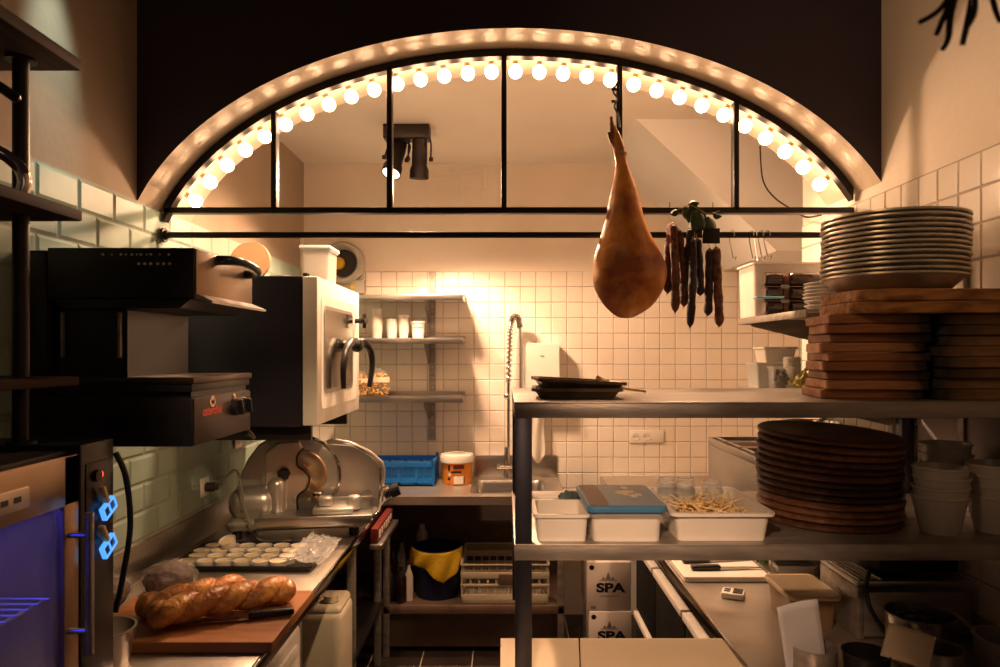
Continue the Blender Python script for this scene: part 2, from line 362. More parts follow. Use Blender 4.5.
b = MB(); b.box(XL-.2, 2.25, -1.6, YA, 3.3, 3.4); struct(b.build('ceiling_front', M_dark, base=(0, 0, 3.3), smooth=0))
# boxed-in stair underside in the right of the kitchen
sx0 = .686
poly = [(sx0, ZC), (sx0 + (ZC-2.23)/.936, 2.23), (2.1, 2.23), (2.1, ZC)]
b = MB(); b.prism([(x, -z) for x, z in poly], 3.73, YB, Matrix(((1,0,0,0), (0,0,1,0), (0,-1,0,0), (0,0,0,1))))
struct(b.build('ceiling_stair', M_stair, base=(1.4, 4.1, 2.23), smooth=0))

# ================================================================== ARCH: window frame, bulbs, rail
FY = 2.70
fr = thing('arched_window_frame', 'black iron arched frame with five upright bars under the arch', 'window frame', (0, FY, wz(214, FY)))
def arc_bar(mb, r0, r1, y0, y1, n=64, lim=1.292):
    A = arch_pts(r0, -lim+.006, lim+.02, n); B = arch_pts(r1, -lim+.006, lim+.02, n)
    for i in range(n):
        vs = [(A[i][0], y0, A[i][1]), (A[i+1][0], y0, A[i+1][1]), (B[i+1][0], y0, B[i+1][1]), (B[i][0], y0, B[i][1])]
        vs += [(x, y1, z) for x, _, z in vs]
        mb.add(vs, [(0,1,2,3), (7,6,5,4), (0,4,5,1), (3,2,6,7)])
b = MB(); arc_bar(b, .030, .003, FY-.02, FY+.02); b.build('arch_bar', M_iron, fr)
zb = wz(211, FY)
b = MB(); b.box(-1.285, 1.315, FY-.02, FY+.02, zb-.011, zb+.011, .002); b.build('bottom_bar', M_iron, fr)
for px in (275, 390, 504, 619, 735):
    x = wx(px, FY); zt = arch_z(x, .02)
    b = MB(); b.box(x-.010, x+.010, FY-.02, FY+.02, zb, zt, .002); b.build('mullion', M_iron, fr)
for px in (669, 692, 712):
    x = wx(px, FY); b = MB(); b.tube([(x, FY-.012, zb+.008), (x, FY-.012, zb+.03)], .0018, 6); b.build('pin', M_iron, fr)
# garland of bulbs
BY = 2.765
proto = thing('round_bulb', 'glowing round bulb', 'light bulb', (0, 0, 0), 'round bulbs along the arch')
b = MB(); pr = []
for i in range(13):
    a = PI*i/12; pr.append((.0262*math.sin(a), -.0262*math.cos(a)))
pr[0] = (0, -.0262); pr = pr[:11] + [(.0100, .026), (0, .0262)]
b.lathe(pr, None, 20); b.build('glass_globe', M_bulb, proto)
b = MB(); b.lathe([(0, .0265), (.0105, .0265), (.0115, .032), (.0115, .050), (.009, .0555), (0, .0555)], None, 14); b.build('socket', M_brass, proto)
NB = 30
def arch_walk(off, x0, x1, n):
    P = [Vector((x0 + (x1-x0)*i/600, 0, arch_z(x0 + (x1-x0)*i/600, off))) for i in range(601)]
    L = [0.0]
    for p, q in zip(P, P[1:]): L.append(L[-1] + (q-p).length)
    out = []; k2 = 0
    for i in range(n):
        t = L[-1]*i/(n-1)
        while k2 < 599 and L[k2+1] < t: k2 += 1
        tg = (P[k2+1]-P[k2]).normalized(); out.append((P[k2].lerp(P[k2+1], min(1, (t-L[k2])/(L[k2+1]-L[k2]))), math.atan2(-tg.z, tg.x)))
    return out
for i, (p, a) in enumerate(arch_walk(.056, -1.202, 1.222, NB)):
    if i < NB//2: l = ('glowing round bulb at the left end of the arch garland' if i == 0 else 'glowing round bulb, %s from the left end of the arch garland' % ORD[i])
    else:
        k = NB-1-i; l = ('glowing round bulb at the right end of the arch garland' if k == 0 else 'glowing round bulb, %s from the right end of the arch garland' % ORD[k])
    loc = (p.x, BY, p.z); rot = (0, a, 0)
    if i == 0: proto.location = loc; proto.rotation_euler = rot; proto['label'] = l
    else: dup(proto, loc, 0, l, rot=rot)
b = MB(); pts = []
for i, (p, a) in enumerate(arch_walk(.012, -1.225, 1.235, NB*4)):
    o_ = .009 if i % 2 else -.006
    pts.append((p.x + o_*math.sin(a), BY - .030 - (.012 if i % 4 < 2 else .0), p.z + o_*math.cos(a)))
b.tube(pts, .0026, 6)
tag(b.build('light_chain_cable', M_brass), 'zigzag cable chain carrying the bulbs round the arch', 'cable')
# hanging rail
rail_z, rail_y = wz(235, 2.68), 2.68
rl = thing('hanging_rail', 'dark iron hanging rail running from wall to wall below the arch', 'rail', (0, rail_y, rail_z))
b = MB(); b.tube([(-1.29, rail_y, rail_z), (1.318, rail_y, rail_z)], .0115, 14); b.build('bar', M_iron, rl)
for x, s_ in ((-1.286, 1), (1.318, -1)):
    b = MB(); b.cyl(.028, 0, .008, T(x, rail_y, rail_z) @ RY(90*s_), 20); b.cyl(.017, .008, .02, T(x, rail_y, rail_z) @ RY(90*s_), 16); b.build('flange', M_iron, rl)

# ================================================================== HAM, SAUSAGES
HY = 2.60; k = HY/F
rows = [(121,611.6,613,.5),(126,610.5,615.5,.6),(134,611,620,.7),(142,612,623,.8),(150,613.5,626,.85),(155,613.5,626.5,.9),(160,615.5,626.5,.9),(168,615,629,.9),(178,613.5,633,.9),(190,611.5,637,.88),(205,608,641,.85),(218,605,645,.8),(232,601.5,650,.75),(246,597,657.5,.7),(258,593.5,662.5,.68),(270,592,665,.66),(282,592.5,664.5,.64),(292,596,660.5,.62),(301,601,655,.6),(309,607.5,648,.55),(315,613.5,638,.45),(318.5,620,631,.3)]
vs = []; n = 28; fs = []
for i, (py, xl, xr, dp) in enumerate(rows):
    cx = wx((xl+xr)/2, HY); hw = (xr-xl)/2*k; z = wz(py, HY)
    for q in range(n):
        a = 2*PI*q/n; rr = 1.0
        p = Vector((cx + hw*math.cos(a), HY + hw*dp*math.sin(a), z))
        if py > 165: p += Vector((math.cos(a), math.sin(a), 0))*hw*(.13*noise.noise(p*13) + .05*noise.noise(p*34))
        vs.append(p)
for i in range(len(rows)-1):
    for q in range(n): fs.append((i*n+q, i*n+(q+1) % n, (i+1)*n+(q+1) % n, (i+1)*n+q))
fs.append(tuple(range(n))); fs.append(tuple((len(rows)-1)*n+q for q in range(n))[::-1])
hm = thing('cured_ham', 'whole cured ham leg hanging hoof up from an iron hook', 'ham', (wx(628, HY), HY, wz(318, HY)))
b = MB(); b.add(vs, fs); o = b.build('leg_meat', M_ham, hm)
md = o.modifiers.new('sub', 'SUBSURF'); md.levels = 1; md.render_levels = 2
b = MB(); b.tube(curve([(wx(614.5,HY), HY, wz(148,HY)), (wx(610.5,HY), HY-.004, wz(140,HY)), (wx(608,HY), HY-.006, wz(132.5,HY))]), [.006]*8+[.0065]*4+[.005]*4+[.002], 10)
b.tube(curve([(wx(613,HY), HY-.002, wz(140,HY)), (wx(612,HY), HY-.004, wz(128,HY)), (wx(611,HY), HY, wz(116.5,HY))]), [.010]*8+[.0085]*4+[.006]*4+[.002], 10)
b.build('hoof', mat('ham_hoof', (.33, .12, .03), .45, c2=(.16, .05, .014), scale=30), hm)
b = MB()
for dz in (0, .007): b.lathe([(.0225, dz), (.0255, dz+.003), (.0225, dz+.006)], T(wx(620.2,HY), HY, wz(155.5,HY)) @ Matrix.Diagonal((1, .9, 1, 1)), 20)
b.build('binding_cord', M_string, hm)
# iron hook and chain holding the ham
hk = thing('ham_hook', 'dark iron ratchet hook and strap hanging the ham from the frame', 'hook', (wx(618, FY-.03), FY-.03, wz(150, FY)))
b = MB(); y = FY-.032; b.box(wx(618,y)-.006, wx(618,y)+.006, y-.004, y+.004, wz(158,y), wz(84,y), .0015); b.build('strap', M_iron, hk)
b = MB(); b.tube(curve([(wx(617,y), y, wz(83,y)), (wx(613,y), y-.005, wz(92,y)), (wx(617,y), y-.012, wz(100,y)), (wx(613.5,y), y-.02, wz(108,y)), (wx(617,y), y-.03, wz(118,y)), (wx(620,HY), HY, wz(128,HY))]), .0035, 8)
b.build('hook_wire', M_iron, hk)
for py in (90, 102):
    b = MB(); b.tube([(wx(612,y), y-.006, wz(py,y)), (wx(617,y), y-.006, wz(py,y))], .005, 10); b.ball(.006, T(wx(612.5,y), y-.006, wz(py,y)), 10, 8); b.build('catch', M_iron, hk)
# sausages
SY = 2.635
def sausage(p0, p1, bend, r, mt, label, sy):
    x0, z0 = wx(p0[0], sy), wz(p0[1], sy); x1, z1 = wx(p1[0], sy), wz(p1[1], sy)
    t = thing('cured_sausage', label, 'sausage', (x0, sy, z0), 'cured sausages on the rail')
    pts = []; rr = []; N = 22
    for i in range(N+1):
        s = i/N; pts.append((x0 + (x1-x0)*s + bend*math.sin(PI*s), sy + .004*math.sin(5*s+p0[0]), z0 + (z1-z0)*s))
        e = min(1, math.sin(PI*min(max(s, .0), 1))*5.5)
        rr.append(max(.0015, r*e**.5*(1 + .08*math.sin(s*23+p0[0]) + .05*math.sin(s*51))))
    b = MB(); b.tube(pts, rr, 12); b.build('sausage_body', mt, t)
    b = MB(); b.tube([(x0, sy, z0-.004), (x0+.002, sy+.02, (z0+rail_z)/2), (wx((p0[0]), rail_y), rail_y-.002, rail_z+.014)], .0014, 6)
    b.tube([(x1, sy, z1+.003), (x1-.004, sy, z1-.006)], .0012, 6); b.build('string', M_string, t)
sausage((672,222), (667.5,294), -.006, .0148, M_saus, 'short brown sausage at the left of the first bunch on the rail', SY)
sausage((673,222), (675,313), .004, .0158, M_saus, 'long brown sausage in the middle of the first bunch on the rail', SY-.026)
sausage((677,228), (684,307), .010, .0155, M_saus, 'reddish sausage curving at the right of the first bunch', SY+.004)
sausage((691,227), (688.5,299), -.003, .0165, M_saus2, 'thick black sausage at the left of the middle bunch', SY)
sausage((693,238), (690,328), .003, .0150, M_saus2, 'longest black sausage hanging below the rest of the middle bunch', SY-.027)
sausage((697,238), (700,296), .004, .0150, M_saus2, 'short black sausage at the right of the middle bunch', SY+.002)
sausage((709.5,248), (707.5,316), .003, .0155, M_saus2, 'dark sausage at the left of the last bunch, beside the hooks', SY)
sausage((716,246), (719,327), .002, .0165, M_saus, 'brown sausage at the right of the last bunch, nearest the hooks', SY-.004)
t = thing('bay_leaf_sprig', 'sprig of dark green leaves tied above the sausages', 'leaves', (wx(692,SY), SY-.03, wz(228,SY)))
rnd = random.Random(5)
for lx, ly, an, sc in ((676,212,205,.5),(681,210,-50,.9),(684,212,-38,1.35),(690,214,-60,1.1),(697,219,-95,.9),(699,216,-78,1.25),(704,219,-62,1.0),(686,208,15,.6),(709,216,-20,.5),(694,218,-110,.9)):
    L = .065*sc; mx = T(wx(lx,SY), SY-.045+rnd.uniform(-.014,.014), wz(ly,SY)) @ RY(-an) @ RX(rnd.uniform(-30,30))
    b = MB(); b.grid(lambda u, v: (u*L, .006*math.sin(PI*u) + .004*(v-.5)**2*8, (v-.5)*.052*sc*math.sin(PI*min(.98, u*.92+.06))**.7), 8, 4, mx); o = b.build('leaf', M_leaf, t)
    md = o.modifiers.new('solid', 'SOLIDIFY'); md.thickness = .0008
b = MB(); b.tube(curve([(wx(673,SY), SY-.04, wz(213,SY)), (wx(688,SY), SY-.045, wz(208,SY)), (wx(703,SY), SY-.045, wz(216,SY)), (wx(716,SY), SY-.04, wz(213,SY))]), .0022, 6); b.build('stem', M_string, t)
b = MB(); x0, x1, z0, z1 = wx(698,SY), wx(715,SY), wz(246,SY), wz(231,SY)
b.box(x0, x1, SY-.062, SY-.056, z0, z1, .0015)
tag(b.build('slate_tag', M_iron), 'small black slate tag hanging among the sausages', 'tag')
def s_hook(px, z_len, tilt, label):
    x = wx(px, rail_y); P = []
    for i in range(13): a = R(200 - 220*i/12); P.append((0, .0165*math.cos(a), .0165*math.sin(a)))
    P += [(0, .0165, -.02), (0.002, .012, -z_len*.5), (0.004, 0.0, -z_len)]
    for i in range(1, 9): a = R(0 - 200*i/8); P.append((.004, -.010+.010*math.cos(a), -z_len+.010*math.sin(a)))
    t = MB(); t.tube(P, .0022, 8, 0, T(x, rail_y, rail_z) @ RZ(tilt))
    tag(t.build('butcher_hook', M_steel), label, 'hook', 'empty hooks on the rail')
for px, l, tl, lab in ((732,.085,14,'lone empty steel hook on the rail beside the last sausages'),(751.5,.085,10,'first hook of the tight cluster of empty hooks on the rail'),(756,.088,-9,'second hook of the tight cluster of empty hooks on the rail'),(761,.086,12,'third hook of the tight cluster of empty hooks on the rail'),(767,.082,20,'last hook of the tight cluster of empty hooks on the rail')): s_hook(px, l, tl, lab)
# ceiling spot in the kitchen
sp = thing('ceiling_spotlight', 'black twin spotlight fixed to the kitchen ceiling', 'spotlight', (-.53, 3.86, ZC))
b = MB(); b.box(-.652, -.405, 3.80, 3.90, ZC-.075, ZC, .004); b.build('mounting_box', M_iron, sp)
for cx, an, lit in ((-.590, 20, True), (-.462, 4, False)):
    mx = T(cx, 3.85, ZC-.17) @ RX(-26 if lit else 6) @ RY(an*.5) @ Matrix.Scale(1.3, 4)
    b = MB(); b.lathe([(0, .075), (.030, .075), (.032, .04), (.032, -.03), (.040, -.052), (.040, -.085), (.036, -.085), (.034, -.055), (0, -.05)], mx, 24); h = b.build('lamp_head', M_iron, sp)
    b = MB(); b.tube(curve([(-.046, 0, -.01), (-.046, 0, .06), (-.03, 0, .085), (.03, 0, .085), (.046, 0, .06), (.046, 0, -.01)], 5), .004, 6, 0, mx)
    for s_ in (-1, 1): b.cyl(.009, 0, .016, mx @ T(.04*s_, 0, -.005) @ RY(90*s_), 12)
    b.build('bracket', M_iron, sp)
    b = MB(); b.cyl(.0365, -.082, -.076, mx, 20); b.build('lamp_face', M_lamp if lit else M_black, sp)
b = MB(); b.tube(curve([(wx(760,3.6), 3.6, wz(146,3.6)), (wx(763,3.6), 3.6, wz(180,3.6)), (wx(775,3.5), 3.5, wz(198,3.5)), (wx(795,3.3), 3.3, wz(211,3.3)), (wx(806,3.1), 3.1, wz(217,3.1)), (wx(821,2.9), 2.9, wz(215,2.9))]), .004, 8)
tag(b.build('hanging_cable', M_black), 'thin black cable hanging loose at the right end of the arch', 'cable')

# ================================================================== PASS SHELF AND COUNTERS
PZ1, PZ2 = wz(402, 1.68), wz(544.5, 1.68)
ps = thing('pass_shelf', 'two-tier steel pass shelf standing on the pale serving counter', 'shelf', (.66, 2.0, .9))
for nm, z in (('top_shelf', PZ1), ('lower_shelf', PZ2)):
    b = MB(); b.box(.022, 1.318, 1.68, 2.33, z-.006, z, .0015); b.box(.022, 1.318, 1.68, 1.686, z-.038, z-.003, .0012)
    b.box(.022, 1.318, 2.324, 2.33, z-.038, z-.003, .0012); b.box(.022, .028, 1.683, 2.327, z-.038, z-.003); b.box(1.312, 1.318, 1.683, 2.327, z-.038, z-.003)
    b.build(nm, M_steeld, ps)
for x in (.024, 1.274):
    for y in (1.684, 2.286):
        b = MB(); b.box(x, x+.040, y, y+.038, .902, PZ1-.006, .003); b.build('post', M_post, ps)
# pale serving counter: two panels on a cabinet
pc = thing('serving_counter', 'pale low counter below the pass shelf, two panels wide', 'counter', (.3, 1.6, 0))
for poly in ([(-.012, 1.15), (.13, 1.15), (.2055, 1.99), (-.012, 1.99)], [(.134, 1.15), (.606, 1.15), (.606, 1.99), (.2095, 1.99)]):
    b = MB(); b.prism(poly, .87, .90); b.build('panel', M_slab, pc, smooth=0)
b = MB(); b.box(0, .60, 1.2, 1.95, .005, .87); b.build('cabinet_body', M_under, pc)
b = MB(); b.tube([(.2075, 1.993, .86), (.2075, 1.993, .932)], .0018, 8); b.build('hinge_pin', M_iron, pc)
# right worktop
wt = thing('steel_worktop', 'long steel worktop along the right wall behind the pass', 'worktop', (.95, 2.6, .86))
b = MB(); b.prism([(.615, 1.15), (1.322, 1.15), (1.322, 3.188), (2.09, 3.188), (2.09, 4.594), (.615, 4.594)], .865, .90)
b.build('top_sheet', M_top, wt, smooth=0)
b = MB(); b.box(.610, .618, 1.15, 4.59, .855, .902, .002); b.build('front_edge', M_chrome, wt)
# drawer fridge under it
df = thing('drawer_fridge', 'dark refrigerated drawer unit under the right steel worktop', 'fridge', (.95, 2.7, 0))
b = MB(); b.box(.66, 1.30, 1.6, 3.46, .08, .853, .003); b.build('body', M_matt, df)
for y0, y1 in ((1.62, 2.05), (2.06, 2.51), (2.525, 3.01), (3.025, 3.45)):
    for z0, z1 in ((.46, .785), (.12, .45)):
        b = MB(); b.box(.636, .66, y0, y1, z0, z1-.03, .003); o = b.build('drawer', M_matt, df)
        b = MB(); b.box(.622, .66, y0+.003, y1-.003, z1-.028, z1, .004); b.build('handle', M_whitem, o)
b = MB()
for x in (.70, 1.26):
    for y in (1.65, 3.4): b.cyl(.02, .004, .082, T(x, y, 0), 12)
b.build('feet', M_steel, df)
# left worktop
lw = thing('steel_worktop', 'steel worktop along the green tiled left wall with upstand', 'worktop', (-.97, 2.8, 0))
b = MB(); b.box(-1.288, -.64, 1.70, 3.925, .865, .90, .003); b.build('top_sheet', M_top, lw)
b = MB(); b.box(-.645, -.637, 1.70, 3.925, .858, .9015, .002); b.build('front_edge', M_chrome, lw)
b = MB(); b.box(-1.296, -1.286, 1.70, 4.59, .90, 1.022, .002); b.build('upstand', M_steel, lw)
b = MB(); b.box(-1.28, -.66, 2.36, 3.9, .33, .35, .003); b.build('lower_shelf', M_soot, lw)
for x in (-.69, -1.26):
    for y in (2.34, 3.2, 3.86):
        b = MB(); b.box(x-.018, x+.018, y-.018, y+.018, .004, .865, .003); b.build('leg', M_steeld, lw)
# back sink counter
sc = thing('sink_counter', 'steel sink counter below the cream tiled back wall', 'sink', (-.45, 4.25, 0))
b = MB(); bx0, bx1, by0, by1 = -.19, .23, 4.04, 4.43
for x0, x1, y0, y1 in ((-1.284, bx0, 3.93, 4.59), (bx1, .335, 3.93, 4.59), (bx0, bx1, 3.93, by0), (bx0, bx1, by1, 4.59)): b.box(x0, x1, y0, y1, .872, .90)
b.box(-1.284, .335, 3.926, 3.934, .855, .904, .002)
b.build('worktop', M_top, sc, smooth=0)
b = MB()
rows = [[(x, y, z) for x, y in rrect(bx0+kk, bx1-kk, by0+kk, by1-kk, .05, 5)] for kk, z in ((-.012, .902), (.0, .902), (.012, .88), (.02, .74), (.05, .715))]
n = len(rows[0]); b.add([p for q in rows for p in q], [(i*n+q, i*n+(q+1) % n, (i+1)*n+(q+1) % n, (i+1)*n+q) for i in range(4) for q in range(n)] + [tuple(4*n+q for q in range(n))])
b.build('basin', M_steel, sc)
b = MB(); b.box(-.19, .335, 4.582, 4.594, .9, 1.035, .002); b.build('splashback', M_steel, sc)
b = MB(); b.box(-1.25, .33, 3.98, 4.56, .265, .29, .003); b.box(-1.25, .33, 3.95, 3.98, .245, .293, .003); b.build('lower_shelf', M_under, sc)
b = MB(); b.box(-1.27, .33, 4.04, 4.06, .03, .245); b.build('kick_panel', M_under, sc)
b = MB(); b.box(-1.27, .33, 4.50, 4.52, .3, .86); b.build('back_panel', M_under, sc)
for x in (-.66, .31):
    b = MB(); b.box(x-.018, x+.018, 3.95, 3.986, .004, .87, .003); b.build('leg', M_steeld, sc)
# pre-rinse tap
tp = thing('spray_tap', 'tall chrome spray tap with a sprung hose behind the sink', 'tap', (.02, 4.47, .9))
ty = 4.50
b = MB(); b.cyl(.022, .9, .93, T(wx(507,ty), ty, 0), 16); b.cyl(.019, .93, 1.10, T(wx(507,ty), ty, 0), 14); b.tube([(wx(497,ty), ty-.02, .975), (wx(512,ty), ty-.02, .975)], .010, 10)
b.tube([(wx(498,ty), ty-.02, .955), (wx(498,ty), ty-.02, 1.0)], .006, 8); b.build('valve_body', M_chrome, tp)
xs = wx(508.5, ty); b = MB(); b.tube([(xs, ty, 1.08), (xs, ty, wz(380, ty))], .0105, 10); b.ball(.022, T(xs-.01, ty, wz(396, ty)), 12, 8); b.build('riser', M_chrome, tp)
path = curve([(xs, ty, wz(382,ty)), (wx(509.5,ty), ty, wz(350,ty)), (wx(511,ty), ty, wz(325,ty)), (wx(514,ty), ty-.02, wz(317,ty)), (wx(518.5,ty), ty-.03, wz(319,ty)), (wx(520,ty), ty-.035, wz(328,ty))], 12)
b = MB(); hel = []; u = 0; NT = 34; N = NT*10
for i in range(N+1):
    s = i/N*(len(path)-1); q = min(int(s), len(path)-2); p = path[q].lerp(path[q+1], s-q); tg = (path[q+1]-path[q]).normalized()
    e1 = Vector((0, 1, 0)); e1 = (e1 - tg*e1.dot(tg)).normalized(); e2 = tg.cross(e1); a = 2*PI*NT*i/N; hel.append(p + (e1*math.cos(a) + e2*math.sin(a))*.018)
b.tube(hel, .0042, 6); b.build('spring', M_chrome, tp)
b = MB(); b.tube(path, .008, 10); b.tube(curve([(wx(520,ty), ty-.035, wz(327,ty)), (wx(520.5,ty), ty-.04, wz(360,ty)), (wx(520.5,ty), ty-.04, wz(396,ty))]), .008, 10); b.tube([(wx(520.5,ty), ty-.04, wz(392,ty)), (wx(520.5,ty), ty-.04, wz(412,ty))], .014, 12); b.build('hose', M_steel, tp)
# dispenser, paper, socket strip on back wall
dp = thing('towel_dispenser', 'white paper towel dispenser on the back wall behind the tap', 'dispenser', (wx(542,4.5), 4.59, wz(400,4.5)))
x0, x1, z0, z1 = wx(524,4.48), wx(560.5,4.48), wz(402,4.48), wz(343,4.48)
b = MB(); mxf = Matrix(((1,0,0,0), (0,0,-1,4.594), (0,1,0,0), (0,0,0,1)))
b.prism(rrect(x0, x1, z0, z1, .022, 6), 0, .10, mxf); b.prism(rrect(x0+.008, x1-.008, z0+.008, z1-.008, .018, 6), .10, .115, mxf); b.build('cover', M_white, dp)
b = MB(); b.box((x0+x1)/2-.012, (x0+x1)/2+.012, 4.476, 4.480, z1-.085, z1-.078); b.build('lock', M_inkg, dp)
b = MB(); b.grid(lambda u, v: (wx(527,4.52)+.11*u + .004*math.sin(9*v), 4.52+.012*math.sin(7*u+2*v), z0+.01 - v*.36*(1-.12*math.cos(5*u))), 10, 14); o = b.build('paper_towel', M_whitem, dp)
def socket(name, label, loc, rz, n):
    t = thing(name, label, 'socket', loc)
    b = MB(); b.box(-.0355*n-.004, .0355*n+.004, -.010, 0, -.040, .040, .004); b.build('cover_plate', M_white, t)
    t0 = t.location.copy()
    return t
def schuko(t, cx):
    b = MB(); b.lathe([(.020, -.006), (.024, -.0115), (.0215, -.0115), (.019, -.002), (0, -.002)], T(cx, 0, 0) @ RX(-90) @ Matrix.Diagonal((1, 1, -1, 1)), 20); o = b.build('outlet', M_whitem, t)
def socket_at(label, loc, rz, n, outs):
    t = thing('wall_socket', label, 'socket', (0, 0, 0))
    b = MB(); b.box(-.0355*n-.004, .0355*n+.004, -.010, 0, -.040, .040, .004); b.build('cover_plate', M_white, t)
    for i in range(outs):
        cx = -.0355*(n-1) + .071*i
        b = MB(); b.lathe([(.021, 0), (.024, .003), (.020, .003), (.0185, .001), (0, .001)], T(cx, -.010, 0) @ RX(90), 20); o = b.build('outlet', M_whitem, t)
        b = MB()
        for s_ in (-.0095, .0095): b.cyl(.003, .0009, .002, T(cx+s_, -.010, 0) @ RX(90), 8)
        b.build('pin_hole', M_black, o)
    t.location = loc; t.rotation_euler = (0, 0, R(rz)); return t
socket_at('white triple socket plate on the back wall under the pass shelf', (wx(646.5, 4.59), 4.594, wz(436.5, 4.59)), 0, 3, 2)
XT = XL + .0115
socket_at('white socket on the green tiles with a plug and grey lead', (XT, 3.04, wz(487, 3.04)), 90, 1, 1)
socket_at('white socket on the green tiles just under the grill', (XT, 3.42, 1.28), 90, 1, 1)
socket_at('white socket on the green tiles nearest the oven bracket', (XT, 3.62, 1.30), 90, 1, 1)

# ================================================================== BACK WALL SHELVES
ws = thing('wall_shelf_unit', 'three steel shelves on a perforated upright on the back wall', 'shelf', (-.6, 4.59, 1.2))
sx1 = wx(463, 4.32); Z3 = (wz(294.5, 4.3), wz(338, 4.3), wz(397, 4.3))
for z in Z3:
    b = MB(); b.box(-1.0, sx1, 4.30, 4.575, z-.004, z, .001); b.box(-1.0, sx1, 4.296, 4.302, z-.034, z, .001); b.box(sx1-.004, sx1, 4.30, 4.575, z-.03, z); b.box(-1.0, sx1, 4.568, 4.575, z, z+.02)
    b.build('shelf_board', M_steel, ws)
ux = wx(432, 4.57)
b = MB(); b.box(ux-.020, ux-.012, 4.578, 4.594, wz(440,4.58), 2.215); b.box(ux+.012, ux+.020, 4.578, 4.594, wz(440,4.58), 2.215); b.box(ux-.02, ux+.02, 4.586, 4.594, wz(440,4.58), 2.215); b.build('upright', M_steeld, ws)
b = MB()
for i in range(16): b.cyl(.0045, 0, .003, T(ux, 4.586, wz(438,4.58) + .065*i) @ RX(90), 10)
b.build('slot_holes', M_whitem, ws)
for z in Z3:
    b = MB(); mxp = Matrix(((0,0,1,0), (1,0,0,0), (0,1,0,0), (0,0,0,1)))
    b.prism([(4.586, z-.035), (4.586, z-.16), (4.56, z-.16), (4.32, z-.055), (4.32, z-.035)], ux-.024, ux-.018, mxp); b.build('bracket', M_steeld, ws)
def lidpot(name, label, cat, x, y, z, r, h, cups, mt, group, rb=None, step=.012):
    pass
def cup_stack(px0, px1, ytop, n, label0, d=4.42):
    x = (wx(px0, d)+wx(px1, d))/2; r = (wx(px1, d)-wx(px0, d))/2; z0 = Z3[1]; H = wz(ytop, d) - z0
    ch = min(.075, H*.62); st = (H-ch)/max(1, n-1) if n > 1 else 0
    if n == 1: ch = H
    for i in range(n):
        b = MB(); zz = z0 + st*i
        b.lathe([(0, zz), (r*.74, zz), (r*.97, zz+ch-.004), (r, zz+ch), (r*.94, zz+ch), (r*.70, zz+.004), (0, zz+.004)], T(x, d, 0), 24)
        l = label0 if n == 1 else '%s, %s from the bottom' % (label0, ORD[i])
        tag(b.build('paper_cup', M_porc), l, 'cup', 'white cups on the middle wall shelf')
cup_stack(371, 383, 309, 6, 'white cup in the tallest stack on the middle wall shelf')
cup_stack(386, 398, 319, 3, 'white cup in the short stack between two taller ones')
cup_stack(398, 409.5, 315, 4, 'white cup in the stack beside the small white pail')
t = thing('small_pail', 'small white pail with wire handle at the end of the cups', 'pail', (wx(418,4.42), 4.42, Z3[1]))
b = MB(); x = wx(418, 4.42); z0 = Z3[1]; b.lathe([(0, z0), (.034, z0), (.043, z0+.095), (.047, z0+.097), (.047, z0+.105), (.041, z0+.105), (.032, z0+.004), (0, z0+.004)], T(x, 4.42, 0), 24); b.build('pail_body', M_white, t)
b = MB(); b.tube([(x + .048*math.cos(R(a)), 4.42 - .048*math.sin(R(a)), z0+.085-.006*math.sin(R(a))) for a in range(0, 181, 12)], .0022, 6); b.build('wire_handle', M_steel, t)
def pasta_jar(px, w_px, ytop, label):
    d = 4.40; x = wx(px, d); r = w_px/2/F*d; z0 = Z3[2]; h = wz(ytop, d) - z0
    t = thing('pasta_bag', label, 'food bag', (x, d, z0))
    b = MB(); b.lathe([(0, z0+.001), (r*.8, z0+.001), (r, z0+.02), (r*1.02, z0+h*.55), (r*.85, z0+h*.85), (r*.4, z0+h), (0, z0+h)], T(x, d, 0), 18); b.build('film_bag', M_film, t)
    b = MB(); rnd = random.Random(int(px))
    for i in range(130):
        zz = rnd.uniform(.012, h*.80); rm = r*.86*(1 if zz < h*.55 else 1-(zz/h-.55)*1.2); a = rnd.uniform(0, 2*PI); q = rm*math.sqrt(rnd.uniform(.3, 1)); p = Vector((x+q*math.cos(a), d+q*math.sin(a), z0+zz)); v = Vector((rnd.uniform(-1,1), rnd.uniform(-1,1), rnd.uniform(-1,1))).normalized()*.014
        b.tube([p-v, p+v*.3+Vector((0,0,.003)), p+v], .006, 6)
    b.build('pasta', M_pasta, t)
    b = MB(); b.lathe([(r*1.03, z0+h*.50), (r*1.03, z0+h*.68)], T(x, d, 0), 18); b.build('paper_band', M_note, t)
pasta_jar(379.5, 20, 368, 'bag of golden dried pasta on the lowest wall shelf')
pasta_jar(362, 12, 370, 'narrow red-brown bag half hidden by the oven handle')

